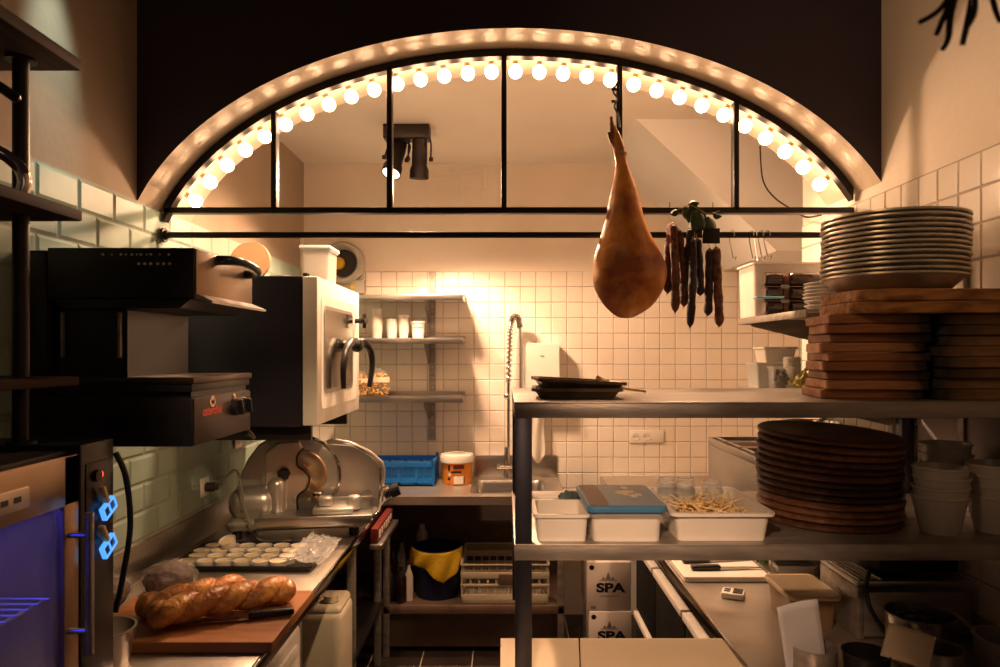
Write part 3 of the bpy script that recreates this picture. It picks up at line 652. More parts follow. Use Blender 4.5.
# things on the back counter
cr = thing('blue_crate', 'bright blue perforated plastic crate on the back counter', 'crate', (wx(405,4.3), 4.3, .9))
x0, x1, y0, y1, z0, z1 = wx(366,4.27), wx(434,4.27), 4.24, 4.52, .904, 1.045
b = MB(); b.box(x0, x1, y0, y1, z0, z0+.006); b.build('floor_plate', M_blue, cr)
b = MB()
for ya, yb in ((y0, y0+.006), (y1-.006, y1)):
    b.box(x0, x1, ya-.004, yb+.004, z1-.03, z1, .002); b.box(x0, x1, ya, yb, z0, z0+.018)
    for i in range(41): xx = x0 + (x1-x0)*i/40; wd = .006 if i % 10 == 0 else .0022; b.box(xx-wd, xx+wd, ya, yb, z0, z1-.01)
    for j in range(1, 7): zz = z0+.018+(z1-z0-.048)*j/7; b.box(x0, x1, ya+.001, yb-.001, zz-.002, zz+.002)
for xa, xb in ((x0, x0+.006), (x1-.006, x1)):
    b.box(xa-.004, xb+.004, y0-.004, y1+.004, z1-.03, z1, .002); b.box(xa, xb, y0, y1, z0, z0+.018)
    for i in range(25): yy = y0 + (y1-y0)*i/24; b.box(xa, xb, yy-.0022, yy+.0022, z0, z1-.01)
    for j in range(1, 7): zz = z0+.018+(z1-z0-.048)*j/7; b.box(xa+.001, xb-.001, y0, y1, zz-.002, zz+.002)
for yy in (y0, y1): b.box(x1-.012, x1+.004, yy-.006, yy+.006, z1, z1+.02, .003)
b.build('lattice_wall', M_blue, cr, smooth=0)
d = 4.36; x = wx(457, d); ob = thing('orange_bucket', 'orange plastic bucket with white lid beside the blue crate', 'bucket', (x, d, .9))
b = MB(); b.lathe([(0, .902), (.088, .902), (.094, 1.035), (0, 1.035)], T(x, d, 0), 32); b.build('tub', M_orange, ob)
b = MB(); b.lathe([(.094, 1.030), (.102, 1.032), (.104, 1.062), (.098, 1.076), (.085, 1.078), (.083, 1.07), (0, 1.07)], T(x, d, 0), 32); b.build('lid', M_white, ob)
b = MB()
for (aa, ab, za, zb_, mi) in ((-100,-60,.998,1.022,0), (-108,-70,.972,.985,2), (-98,-62,.908,.955,1), (-118,-110,.955,.975,1), (-122,-112,.93,.945,2), (-120,-112,.985,1.02,2), (-62,-58,.91,.95,2)):
    P = []; 
    for i in range(9):
        a = R(aa+(ab-aa)*i/8); P += [(x+.0955*math.cos(a), d+.0955*math.sin(a), za), (x+.0955*math.cos(a), d+.0955*math.sin(a), zb_)]
    b.add(P, [(2*i, 2*i+2, 2*i+3, 2*i+1) for i in range(8)], None, mi)
b.build('printed_label', [M_red, M_white, M_ink], ob)
b = MB(); b.tube([(x + .107*math.cos(R(a)), d - .06*math.sin(R(a)), 1.055+.085*math.sin(R(a))*(.5)) for a in range(0, 181, 12)], .0025, 6); b.build('wire_handle', M_white, ob)

# ================================================================== UNDER THE BACK COUNTER
bd = 4.15; x = wx(437.5, bd); z0 = .29
bn = thing('waste_bin', 'navy blue plastic bin on the shelf under the back counter', 'bin', (x, bd, z0))
b = MB(); b.lathe([(0, z0+.001), (.118, z0+.001), (.143, z0+.265), (.150, z0+.267), (.150, z0+.283), (.139, z0+.283), (.113, z0+.006), (0, z0+.006)], T(x, bd, 0), 36); b.build('bin_body', M_bin, bn)
b = MB()
def cloth(u, v):
    a = R(-168 + 156*u); drop = (.055 + .115*max(0, 1-abs(u-.62)/.40) + .055*max(0, 1-abs(u-.03)/.3))*v
    rr = .153 + .010*math.sin(u*22+v*3)*(.25+v) + .012*v - .03*v*v*.3
    return (x + rr*math.cos(a), bd + rr*math.sin(a), z0+.287 - drop - .012*math.sin(PI*u))
b.grid(cloth, 40, 16)
b.grid(lambda u, v: (x + (.153-.022*v)*math.cos(R(-168+156*u)), bd + (.153-.022*v)*math.sin(R(-168+156*u)), z0+.287 - .012*math.sin(PI*u) + .006*math.sin(PI*v) - .03*v*v), 40, 5)
o = b.build('draped_cloth', M_yellow, base=(x, bd, z0+.2)); md = o.modifiers.new('solid', 'SOLIDIFY'); md.thickness = .002; md.offset = 0
tag(o, 'yellow cloth draped over the rim of the navy bin', 'cloth')
# dish rack
rx0, rx1, ry0, ry1, rz0 = wx(461, 3.96), wx(549, 3.96), 3.97, 4.42, .296
rk = thing('dish_rack', 'beige slatted dishwasher rack on the shelf below the sink', 'dish rack', ((rx0+rx1)/2, 4.2, rz0))
def rack_side(b, p, q, out):
    p, q = Vector(p), Vector(q); L = (q-p).length; u = (q-p).normalized(); nrm = Vector((u.y, -u.x, 0))
    mx = Matrix(((u.x, nrm.x, 0, p.x), (u.y, nrm.y, 0, p.y), (0, 0, 1, rz0), (0, 0, 0, 1)))
    b.box(0, L, -.012, 0, 0, .052, .004, mx); b.box(0, L, -.010, .004, .095, .110, .003, mx); b.box(0, L, -.010, .003, .138, .175, .004, mx)
    b.box(0, L, -.006, .006, .212, .222, .003, mx)
    for i in range(int(L/.046)+1): xx = .004 + (L-.008)*i/int(L/.046); b.box(xx-.005, xx+.005, -.009, -.001, .04, .15, .0, mx)
    nn = int(L/.014)
    for i in range(nn):
        x0_ = L*i/nn
        for s_ in (-1, 1): b.tube([(x0_+.007-.010*s_, -.005, .172), (x0_+.007+.010*s_, -.005, .214)], .0018, 4, 0, mx, False)
b = MB(); rack_side(b, (rx0, ry0, 0), (rx1, ry0, 0), 1); b.build('front_wall', M_can, rk)
b = MB(); rack_side(b, (rx1, ry1, 0), (rx0, ry1, 0), 1); b.build('rear_wall', M_can, rk)
b = MB(); rack_side(b, (rx1, ry0, 0), (rx1, ry1, 0), 1); b.build('side_wall', M_can, rk)
b = MB(); rack_side(b, (rx0, ry1, 0), (rx0, ry0, 0), 1); b.build('side_wall', M_can, rk)
b = MB()
for i in range(12): yy = ry0+.02+(ry1-ry0-.04)*i/11; b.box(rx0, rx1, yy-.003, yy+.003, rz0+.01, rz0+.018)
for i in range(12): xx = rx0+.02+(rx1-rx0-.04)*i/11; b.box(xx-.003, xx+.003, ry0, ry1, rz0+.01, rz0+.018)
b.build('base_grid', M_can, rk)
b = MB(); xm = (rx0+rx1)/2+.02; b.box(xm-.055, xm+.055, ry0-.008, ry0, rz0+.105, rz0+.165, .003); b.build('hand_grip', M_under, rk)
# bottles on the shelf under the counter
def bottle(px, ybase_d, rad, h, neck, mt, capm, label, z0=.29, cls='sauce_bottle', grp='bottles under the back counter'):
    d = ybase_d; x = wx(px, d); t = thing(cls, label, 'bottle', (x, d, z0), grp)
    b = MB(); b.lathe([(0, z0+.001), (rad, z0+.001), (rad, z0+h*.62), (rad*.5, z0+h*.78), (rad*.36, z0+h*.82), (rad*.36, z0+h*.93), (0, z0+h*.93)], T(x, d, 0), 20); b.build('glass_body', mt, t)
    b = MB(); b.cyl(rad*.44, z0+h*.92, z0+h, T(x, d, 0), 14); b.build('cap', capm, t); return t
bottle(376, 4.02, .030, .26, 0, M_amber, M_white, 'dark bottle with pale cap at the left end of the lower shelf')
bottle(383, 4.12, .030, .23, 0, M_amber, M_black, 'dark bottle second from the left on the lower shelf')
bottle(390, 4.04, .032, .20, 0, M_black, M_black, 'squat black bottle in front of the taller ones')
bottle(393, 4.16, .030, .31, 0, M_amber, M_black, 'tall dark bottle with black cap behind the squat one')
bottle(401, 4.02, .032, .22, 0, M_amber, M_steel, 'dark bottle with a steel top in the middle')
bottle(402, 4.18, .032, .32, 0, M_haze, M_black, 'tall pale bottle with long black cap near the bin')
bottle(409, 4.05, .024, .22, 0, M_whitem, M_red, 'slim white bottle touching the navy bin')
b = MB(); x = wx(422, 4.4); b.lathe([(0, .291), (.035, .291), (.035, .58), (.018, .61), (.018, .64), (0, .64)], T(x, 4.4, 0), 18)
tag(b.build('spray_bottle', M_whitem), 'white topped bottle standing behind the navy bin', 'bottle')
# mineral water cartons
def carton(x0, x1, y0, z0, h, dy, label):
    t = thing('water_carton', label, 'carton', ((x0+x1)/2, y0, z0), 'white water cartons on the floor')
    b = MB(); b.box(x0, x1, y0, y0+dy, z0, z0+h, .004); b.build('box', M_carton, t)
    mx = T((x0+x1)/2+.008, y0-.0005, z0+h*.47) @ RX(90) @ Matrix.Diagonal((1.22, .86, 1, 1)); b = MB(); text_into(b, 'SPA', .078, mx, .0008, 0, .0036); b.build('lettering', M_ink, t)
    b = MB(); cx = (x0+x1)/2-.005; zz = z0+h*.64
    def tri(pts): b.prism(pts, 0, .0008, Matrix(((1,0,0,cx), (0,0,-1,y0), (0,1,0,zz), (0,0,0,1))))
    for dx, hh, ww in ((-.026, .018, .012), (0, .045, .016), (.026, .018, .012)): tri([(dx-ww, 0), (dx+ww, 0), (dx, hh)])
    tri([(-.05, -.006), (.05, -.006), (.05, -.002), (-.05, -.002)]); tri([(-.045, -.092), (.06, -.092), (.06, -.088), (-.045, -.088)])
    b.build('emblem', M_inkg, t)
    b = MB(); b.cyl(.014, 0, .0008, T(x0+.026, y0-.0002, z0+h-.03) @ RX(90), 18); b.build('round_mark', M_ink, t)
    b = MB(); b.box(x0+.02, x0+.05, y0-.0008, y0, z0+.012, z0+.028); b.build('small_print', M_inkg, t)
cy = 3.95
carton(wx(587,cy), wx(631,cy), cy, .262, .272, .30, 'white water carton on top of another, below the pass shelf')
carton(wx(589,cy), wx(631.5,cy), cy-.004, .005, .256, .30, 'white water carton at the bottom, half hidden by the counter')

# ================================================================== LEFT: oven, grill, slicer
ov = thing('combi_oven', 'wall mounted combi oven with dark side and bright steel door', 'oven', (-1.0, 3.2, 1.405))
b = MB(); b.box(-1.288, -.800, 2.80, 3.60, 1.405, 2.0, .006); b.build('body', M_navy, ov)
dr = None
b = MB(); b.box(-.797, -.738, 2.80, 3.60, 1.41, 1.998, .006); dr = b.build('door', mat('mirror_steel', (.93, .89, .82)), ov)
b = MB(); mxd = Matrix(((0,0,1,-.740), (1,0,0,0), (0,1,0,0), (0,0,0,1)))
b.prism(rrect(2.855, 3.53, 1.47, 1.93, .03, 6), 0, .004, mxd); w_ = b.build('door_panel', mat('mirror_steel', (.86, .82, .76), .24, 1.0, c2=(.82, .78, .72), scale=3), ov)
b = MB()
P = rrect(2.89, 3.44, 1.53, 1.89, .035, 6); Q = rrect(2.905, 3.425, 1.545, 1.875, .028, 6)
n = len(P); b.add([(-.7345, y, z) for y, z in P] + [(-.7345, y, z) for y, z in Q], [(i, (i+1) % n, n+(i+1) % n, n+i) for i in range(n)]); b.build('window_seal', M_steeld, ov)
b = MB(); b.prism(Q, .005, .0065, mxd); b.build('window_glass', mat('oven_glass', (.82, .78, .72), .14, 1.0, c2=(.78, .74, .68), scale=3), ov)
hy, hz = 3.32, wz(345, 3.32)
b = MB(); b.cyl(.020, 0, .05, T(-.738, hy, hz) @ RY(90), 16); b.ball(.038, T(-.690, hy, hz), 18, 12, sq=(.8, 1.1, .9))
for P3 in ([(-.69, hy-.01, hz+.008), (-.695, hy-.10, hz+.012), (-.698, hy-.19, hz-.03), (-.70, hy-.235, hz-.10), (-.70, hy-.23, hz-.19)], [(-.69, hy+.01, hz+.008), (-.665, hy+.05, hz+.010), (-.645, hy+.10, hz-.03), (-.64, hy+.11, hz-.10), (-.65, hy+.09, hz-.20)]):
    pts = curve(P3); b.tube(pts, [.022 - .010*i/(len(pts)-1) for i in range(len(pts))], 12)
b.build('handle', M_black, ov)
b = MB(); b.cyl(.012, 0, .055, T(-.738, 3.50, wz(321,3.5)) @ RY(90), 12); b.box(-.70, -.682, 3.455, 3.545, wz(321,3.5)-.012, wz(321,3.5)+.012, .004); b.box(-.70, -.682, 3.49, 3.51, wz(321,3.5)-.035, wz(321,3.5)+.035, .004); b.build('latch_knob', M_black, ov)
b = MB()
for yy in (2.86, 3.5):
    b = MB(); b.box(-1.286, -.78, yy, yy+.03, 1.345, 1.405, .003); b.build('mounting_rail', M_soot, ov)
b = MB(); b.cyl(.035, 1.375, 1.405, T(-.88, 2.98, 0), 18); b.cyl(.022, 1.345, 1.375, T(-.88, 2.98, 0), 18); b.build('drain_fitting', M_steel, ov)
b = MB()
for py in (2.815, 2.84): b.cyl(.010, 2.0, 2.012, T(-.79, py, 0), 10)
b.build('hinge_cap', M_black, ov)
# things on and behind the oven
t = thing('food_container', 'frosted white container with pale blue lid on the oven', 'container', (-.83, 3.35, 2.0))
b = MB(); tray_shell(b, -.936, -.803, 3.25, 3.44, 2.001, 2.172, .01, .003, .006, .015); b.build('tub', M_haze, t)
b = MB(); b.box(-.940, -.799, 3.246, 3.444, 2.172, 2.188, .004); b.build('lid', mat('pale_blue_lid', (.50, .62, .66), .4, scale=5), t)
b = MB(); cx, cy_, cz = -1.13, 3.02, 2.005; b.cyl(.086, -.006, .006, T(cx+.02, 3.10, cz+.088) @ RX(78), 40); b.lathe([(.086, -.007), (.090, -.003), (.090, .003), (.086, .007)], T(cx+.02, 3.10, cz+.088) @ RX(78), 40)
tag(b.build('round_tray', mat('beige_tray', (.50, .33, .19), .5, scale=6)), 'round beige tray leaning on top of the oven', 'tray')
b = MB(); b.box(-1.06, -.955, 3.2, 3.42, 2.001, 2.045, .004); tag(b.build('steel_dish', M_steel), 'low steel dish on the oven in front of the round tray', 'dish')
b = MB(); b.box(wx(291,4.55), wx(304,4.55), 4.52, 4.594, wz(280,4.55), wz(236,4.55), .01); 
tag(b.build('wall_box', M_whitem), 'narrow white box on the back wall behind the container', 'box')
ft = thing('wall_fan', 'round grey wall ventilator with a yellow hub above the oven', 'ventilator', (wx(341,4.5), 4.59, wz(262,4.5)))
fx, fz = wx(341,4.5), wz(262,4.5); mxa = T(fx, 4.594, fz) @ RX(90)
b = MB(); b.lathe([(.10, 0), (.135, .005), (.135, .07), (.125, .09), (.105, .092), (.095, .07), (.090, .01), (0, .008)], mxa, 36); b.build('housing', mat('grey_housing', (.42, .40, .34), .45, scale=6), ft)
b = MB(); b.lathe([(0, .012), (.088, .012), (.088, .016), (0, .016)], mxa, 30); b.build('dark_inside', M_soot, ft)
b = MB(); b.ball(.042, mxa @ T(-.03, 0, .03), 18, 10, sq=(1, 1, .6)); b.build('hub', mat('yellow_hub', (.75, .48, .03), .4, scale=9), ft)
b = MB(); b.box(fx-.12, fx+.135, 4.55, 4.594, wz(293,4.5), wz(279,4.5), .006); b.build('mounting_plate', mat('grey_housing', (.42, .40, .34)), ft)
b = MB(); b.cyl(.014, 0, .003, T(fx+.06, 4.55, wz(286,4.5)) @ RX(90), 14); b.build('round_badge', mat('yellow_hub', (.75, .48, .03)), ft)

# salamander grill with column
sg = thing('salamander_grill', 'black salamander grill with raised hood on the left wall', 'grill', (-1.1, 2.08, 1.45))
gy0, gy1 = 1.87, 2.29
def z187(py): return wz(py, 1.87)
b = MB(); b.box(-1.288, -1.205, gy0, gy1, z187(446), z187(250), .004); b.build('column', M_soot, sg)
b = MB(); b.box(-1.203, -.816, gy0, gy1, z187(298), z187(247.5), .004); b.build('hood', M_soot, sg)
b = MB(); b.box(-.8155, -.812, gy0+.004, gy1-.004, z187(296), z187(249), .001); b.build('hood_front', mat('brown_tinted_steel', (.30, .21, .14), .35, .9, scale=6), sg)
b = MB(); mxh = Matrix(((1,0,0,0), (0,0,1,0), (0,1,0,0), (0,0,0,1)))
b.prism([(-.815, z187(299)), (-.77, z187(303)), (-.768, z187(300.5)), (-.815, z187(293))], gy0, gy1, mxh); b.build('front_lip', M_steel, sg)
b = MB(); b.prism([(-1.19, z187(299)), (-.83, z187(299)), (-.86, z187(308)), (-1.17, z187(308))], gy0+.01, gy1-.01, mxh); b.build('heating_box', M_soot, sg)
b = MB()
for i, px in enumerate((103, 112, 121, 126, 132, 137, 141, 147, 151, 160, 169)): b.cyl(.0025 if i % 2 else .0034, 0, .002, T(wx(px,1.87), gy0, z187(254.5)) @ RX(90), 8)
for px in (139, 145, 151, 158, 164, 170): b.box(wx(px,1.87)-.004, wx(px,1.87)+.003, gy0-.0015, gy0+.001, z187(265), z187(262.5))
b.build('vent_hole', M_whitem, sg)
hz2 = z187(258); b = MB(); pts = curve([(-.812, gy0+.14, hz2+.012), (-.775, gy0+.15, hz2+.012), (-.755, gy0+.20, hz2+.01), (-.752, gy0+.28, hz2), (-.775, gy0+.34, hz2-.004), (-.812, gy0+.36, hz2-.004)]); b.tube(pts, .014, 12); b.build('handle', M_black, sg)
for px in (64, 121):
    x = wx(px, 1.9); b = MB(); b.box(x-.004, x+.004, gy0+.02, gy0+.03, z187(358), z187(312), .001); b.build('guide_slot', M_steeld, sg)
b = MB(); b.box(-1.203, -1.01, gy0+.035, gy1-.02, z187(378), z187(309)); b.build('back_plate', M_soot, sg)
b = MB(); b.box(-1.203, -.822, gy0, gy1, z187(447), z187(398), .004); b.build('base_body', M_soot, sg)
b = MB(); b.box(-1.203, -.830, gy0+.012, gy1-.012, z187(398), z187(392)); b.box(-1.203, -.822, gy0, gy1, z187(392), z187(384), .002); b.build('grill_plate', M_soot, sg)
b = MB(); b.box(-1.19, -.815, gy0-.005, gy1+.005, z187(384), z187(377.5), .003); b.build('top_slab', mat('greasy_dark_steel', (.09, .06, .045), .3, .8, scale=12), sg)
b = MB(); b.box(-.824, -.8175, gy0+.004, gy1-.004, z187(446), z187(399), .002); b.build('control_panel', mat('brown_enamel', (.035, .022, .018), .35, .3, scale=6), sg)
b = MB()
for i in range(26): x = -1.14 + .25*i/25; b.box(x, x+.004, gy0-.001, gy0+.002, z187(424), z187(415))
b.build('louvre', M_black, sg); b = MB()
for i in range(24): x = -1.15 + .28*i/23; b.box(x, x+.006, gy0-.001, gy0+.002, z187(397.5), z187(394.5))
b.build('louvre', M_black, sg)
b = MB(); b.box(-1.203, -.85, gy0-.002, gy0+.003, z187(446.5), z187(436), .001); b.build('lower_trim', M_black, sg)
lx = -.8172; ly, lz = gy0+.12, z187(414)
mxl = Matrix(((0,0,1,lx), (1,0,0,ly), (0,1,0,lz), (0,0,0,1)))
b = MB(); text_into(b, 'caterchef', .035, mxl, .0005, 0, .0008); b.build('lettering', mat('red_lettering', (.40, .03, .02), .4, scale=5), sg)
b = MB(); b.cyl(.012, 0, .0012, mxl @ T(.0, .030, 0), 14); b.cyl(.009, 0, .0012, mxl @ T(-.010, .024, 0), 12); b.cyl(.009, 0, .0012, mxl @ T(.010, .024, 0), 12); b.box(-.009, .009, .010, .024, 0, .0012, mx=mxl); b.build('chef_hat_mark', mat('cream_print', (.62, .40, .28), .4, scale=5), sg)
for dy in (.275, .345):
    b = MB(); b.cyl(.026, 0, .016, T(lx, gy0+dy, z187(415)) @ RY(90), 20); b.box(0, .03, -.005, .005, -.024, .024, .003, T(lx, gy0+dy, z187(415)) @ RX(20)); b.build('knob', M_black, sg)
b = MB(); b.cyl(.006, 0, .004, T(lx, gy0+.275, z187(402)) @ RY(90), 10); b.build('indicator_lamp', mat('amber_lens', (.8, .45, .15), .3, scale=5), sg)
b = MB(); b.tube(curve([(-.84, gy1-.01, z187(441)), (-.83, gy1+.06, 1.42), (-.95, gy1+.35, 1.39), (-1.27, 3.42, 1.29)]), .006, 8)
tag(b.build('power_lead', M_black), 'black power lead looping under the grill to a wall socket', 'cable')

# slicer
sl = thing('meat_slicer', 'polished aluminium meat slicer on the left worktop', 'slicer', (0, 0, 0))
XZ = lambda y: Matrix(((1,0,0,0), (0,0,1,y), (0,1,0,0), (0,0,0,1)))
b = MB(); b.box(-.31, .27, -.17, .17, .035, .085, .02, seg=4); b.build('base', M_alu, sl)
for x in (-.27, .22):
    for y in (-.13, .13): b = MB(); b.cyl(.022, .0005, .04, T(x, y, 0), 14); b.build('foot', M_black, sl)
prof = [(-.31, .08), (-.31, .16), (-.285, .25), (-.25, .325), (-.205, .385), (-.17, .405), (-.10, .418), (-.045, .415), (-.03, .40), (-.03, .08)]
b = MB(); b.prism(prof, -.005, .15, XZ(0)); o = b.build('motor_housing', M_alu, sl, smooth=60); md = o.modifiers.new('bev', 'BEVEL'); md.width = .022; md.segments = 4; md.limit_method = 'ANGLE'; md.angle_limit = R(35)
b = MB(); b.box(-.315, -.105, -.15, .01, .07, .215, .065, seg=6); b.build('motor_dome', M_alu, sl)
b = MB(); b.box(-.15, -.075, -.135, .0, .08, .255, .035, seg=5); b.build('housing_rib', M_alu, sl)
bz = .25; bxc = -.02
b = MB(); b.lathe([(0, -.004), (.150, -.004), (.163, .0), (.150, .004), (0, .004)], T(bxc, -.045, bz) @ RX(90), 64); b.build('blade', M_alu, sl)
b = MB(); b.lathe([(0, .012), (.05, .012), (.055, .008), (.112, .006), (.118, .0), (0, 0)], T(bxc, -.048, bz) @ RX(90), 48); b.build('blade_cover', M_copper, sl)
b = MB(); cov = [(-.165, .10), (-.165, .36), (-.11, .40), (-.02, .405), (-.005, .375), (-.03, .345), (-.03, .30), (.005, .27), (.02, .235), (.005, .195), (-.03, .165), (-.03, .10)]
b.prism(cov, -.078, -.052, XZ(0)); o = b.build('front_cover', M_alu, sl, smooth=60); md = o.modifiers.new('bev', 'BEVEL'); md.width = .006; md.segments = 3
b = MB(); b.tube([(x+.004, -.080, z) for x, z in curve([(p[0], p[1], 0) for p in cov[4:]]) and [(q.x, q.y) for q in curve([(p[0], p[1], 0) for p in cov[4:]])]], .004, 6); b.build('cover_seam', M_black, sl)
b = MB(); b.lathe([(0, 0), (.028, 0), (.028, .018), (.022, .026), (0, .026)], T(-.085, -.078, .265) @ RX(90), 7); b.build('clamp_knob', M_black, sl)
b = MB(); b.tube([(bxc + .172*math.cos(R(a)), -.045, bz + .172*math.sin(R(a))) for a in range(-62, 96, 6)], .0085, 8); b.build('blade_guard', M_chrome, sl)
gp = [(.06, .10), (.115, .22), (.12, .30), (.09, .40), (.12, .412), (.20, .395), (.29, .350), (.345, .300), (.355, .26), (.345, .12), (.32, .095)]
b = MB(); b.prism(gp, -.030, -.012, XZ(0)); o = b.build('gauge_plate', M_alu, sl, smooth=60); md = o.modifiers.new('bev', 'BEVEL'); md.width = .006; md.segments = 3
gr = [(q.x, -.032, q.y) for q in curve([(.105, .385, 0), (.20, .378, 0), (.28, .337, 0), (.325, .293, 0), (.335, .255, 0), (.328, .13, 0)], 6)]
b = MB(); b.tube(gr, .007, 8); b.build('plate_rim', M_chrome, sl)
b = MB(); b.box(-.17, .30, -.30, -.09, .098, .108, .003); b.box(-.17, .30, -.305, -.295, .085, .122, .003); b.box(-.02, .30, -.10, -.092, .10, .16, .003); b.build('carriage', M_steel, sl)
b = MB(); b.box(.05, .22, -.22, -.10, .108, .135, .008); b.box(.07, .13, -.18, -.12, .135, .175, .01); b.box(.19, .25, -.16, -.11, .108, .175, .018); b.build('pusher', M_alu, sl)
b = MB(); b.box(.035, .085, -.12, -.10, .145, .185, .006); b.tube([(.02, -.10, .15), (.085, -.11, .19)], .006, 8); b.build('sharpener', M_chrome, sl)
b = MB(); b.tube(curve([(.30, -.29, .105), (.325, -.28, .13), (.335, -.2, .16), (.345, -.1, .18)]), .007, 8); b.tube([(.27, -.28, .06), (.31, -.22, .10)], .006, 8); b.build('slide_arm', M_chrome, sl)
b = MB(); b.cyl(.036, 0, .03, T(.35, -.045, .155) @ RY(70), 20); b.build('gauge_dial', M_chrome, sl)
b = MB(); b.cyl(.030, .03, .07, T(.35, -.045, .155) @ RY(70), 10); b.build('gauge_knob', M_black, sl)
sl.location = (wx(306, 3.22), 3.22, .90); sl.rotation_euler = (0, 0, R(9))
pl = thing('slicer_lead', 'grey lead curving from the plug on the tiles to the slicer', 'cable', (XT+.02, 3.04, wz(487,3.04)))
pz = wz(487, 3.04)
b = MB(); b.cyl(.020, 0, .035, T(XT+.012, 3.04, pz) @ RY(90), 14); b.box(XT+.035, XT+.065, 3.03, 3.05, pz-.012, pz+.02, .006); b.build('plug', mat('dark_plug', (.04, .03, .03), .5, scale=8), pl)
b = MB(); b.tube(curve([(XT+.05, 3.04, pz+.012), (XT+.10, 3.03, pz+.045), (-1.12, 2.98, 1.20), (-1.09, 2.98, 1.05), (-1.04, 2.97, .93), (-.96, 2.97, .908), (-.90, 3.0, .908)]), .0045, 8); b.build('lead', mat('grey_lead', (.22, .19, .17), .5, scale=8), pl)

# ================================================================== LEFT WORKTOP THINGS
tr = thing('baking_tray', 'dark baking tray full of small white cups beside the slicer', 'tray', (-.95, 2.74, .9))
b = MB(); tray_shell(b, -1.225, -.70, 2.575, 2.92, .901, .924, .012, .0025, .006, .02); b.build('pan', M_soot, tr)
rnd = random.Random(11)
cp = thing('dessert_cup', 'x', 'cup', (0, 0, 0), 'cream filled cups on the baking tray')
b = MB(); b.lathe([(0, 0), (.027, 0), (.0325, .030), (.0300, .030), (.026, .024), (0, .024)], None, 20); b.build('cup', M_porc, cp)
b = MB(); b.lathe([(.0275, .0235), (.018, .0262), (0, .0268)], None, 20); b.build('filling', M_cream, cp)
rowname = ['front', 'second', 'third', 'rear']; first = True
for j in range(4):
    for i in range(6):
        x = -1.172 + .068*i + (.012 if j % 2 else 0) + rnd.uniform(-.002, .002); y = 2.620 + .070*j + rnd.uniform(-.002, .002)
        l = 'small white cream cup on the tray, %s in the %s row' % (ORD[i], rowname[j])
        if first: cp.location = (x, y, .904); cp['label'] = l; first = False
        else: dup(cp, (x, y, .904), 0, l)
dup(cp, (-1.085, 2.80, .938), 0, 'tilted white cream cup perched on top of the others', rot=(R(22), R(-8), 0))
b = MB()
def film(u, v):
    p = Vector((u*9, v*7, 1.3)); return (-.80 + .135*u + .012*noise.noise(p), 2.565 + .36*v + .015*noise.noise(p+Vector((5,0,0))), .930 + .022*abs(noise.noise(p*1.3)) + .020*(1-u))
b.grid(film, 26, 40); o = b.build('cling_film', M_filmt); tag(o, 'crumpled clear film over the end of the cup tray', 'film')
# cutting board, bread, knife
b = MB(); b.prism(rrect(-1.16, -.618, 1.885, 2.30, .012, 4), .901, .931); o = b.build('cutting_board', M_beech); md = o.modifiers.new('bev', 'BEVEL'); md.width = .003; md.segments = 2
tag(o, 'reddish wooden cutting board under the twisted bread', 'cutting board')
def twist_loaf(p0, p1, r, turns, label, ph=0):
    p0, p1 = Vector(p0), Vector(p1); ax = (p1-p0).normalized(); L = (p1-p0).length
    e1 = ax.cross(Vector((0,0,1))).normalized(); e2 = e1.cross(ax)
    vs = []; nu, nv = 150, 36
    for i in range(nu+1):
        s = i/nu; en = min(1, s/.10, (1-s)/.09); en = math.sqrt(max(.002, 1-(1-en)**2))
        c = p0 + ax*L*s + e2*(.010*math.sin(PI*s))
        for k2 in range(nv):
            a = 2*PI*k2/nv; tw = a*2 - turns*2*PI*s + ph
            ridge = abs(math.sin(tw*.5)); f = .62 + .42*ridge**.42 + .07*noise.noise(Vector((s*22, math.cos(a)*3, math.sin(a)*3+ph))) + .03*noise.noise(Vector((s*70, math.cos(a)*7, math.sin(a)*7)))
            q = e1*math.cos(a)*1.05 + e2*math.sin(a)*.86
            vs.append(c + q*r*f*en)
    fs = [(i*nv+k2, i*nv+(k2+1) % nv, (i+1)*nv+(k2+1) % nv, (i+1)*nv+k2) for i in range(nu) for k2 in range(nv)] + [tuple(range(nv)), tuple(nu*nv+k2 for k2 in range(nv))]
    zmin = min(v.z for v in vs); vs = [v + Vector((0, 0, .9315-zmin)) for v in vs]
    b = MB(); b.add(vs, fs); tag(b.build('twisted_bread', M_crust, smooth=60), label, 'bread', 'twisted loaves on the cutting board')
twist_loaf((-.985, 1.955, .98), (-.650, 2.205, .98), .046, 4.8, 'long golden twisted loaf at the front of the cutting board')
twist_loaf((-1.060, 2.040, .98), (-.82, 2.262, .98), .039, 3.8, 'shorter twisted loaf lying behind the long one', 1.2)
kn = thing('bread_knife', 'black handled knife lying on the board by the bread', 'knife', (-.75, 2.03, .931))
mxk = T(-.735, 2.042, .9345) @ RZ(18)
b = MB(); b.box(0, .125, -.011, .011, 0, .020, .006, mxk, seg=3); b.build('handle', M_black, kn)
b = MB(); b.prism([(-.19, .008), (-.02, -.014), (.002, -.012), (.002, .010), (-.16, .012)], .002, .0045, mxk); b.build('blade', M_steel, kn)
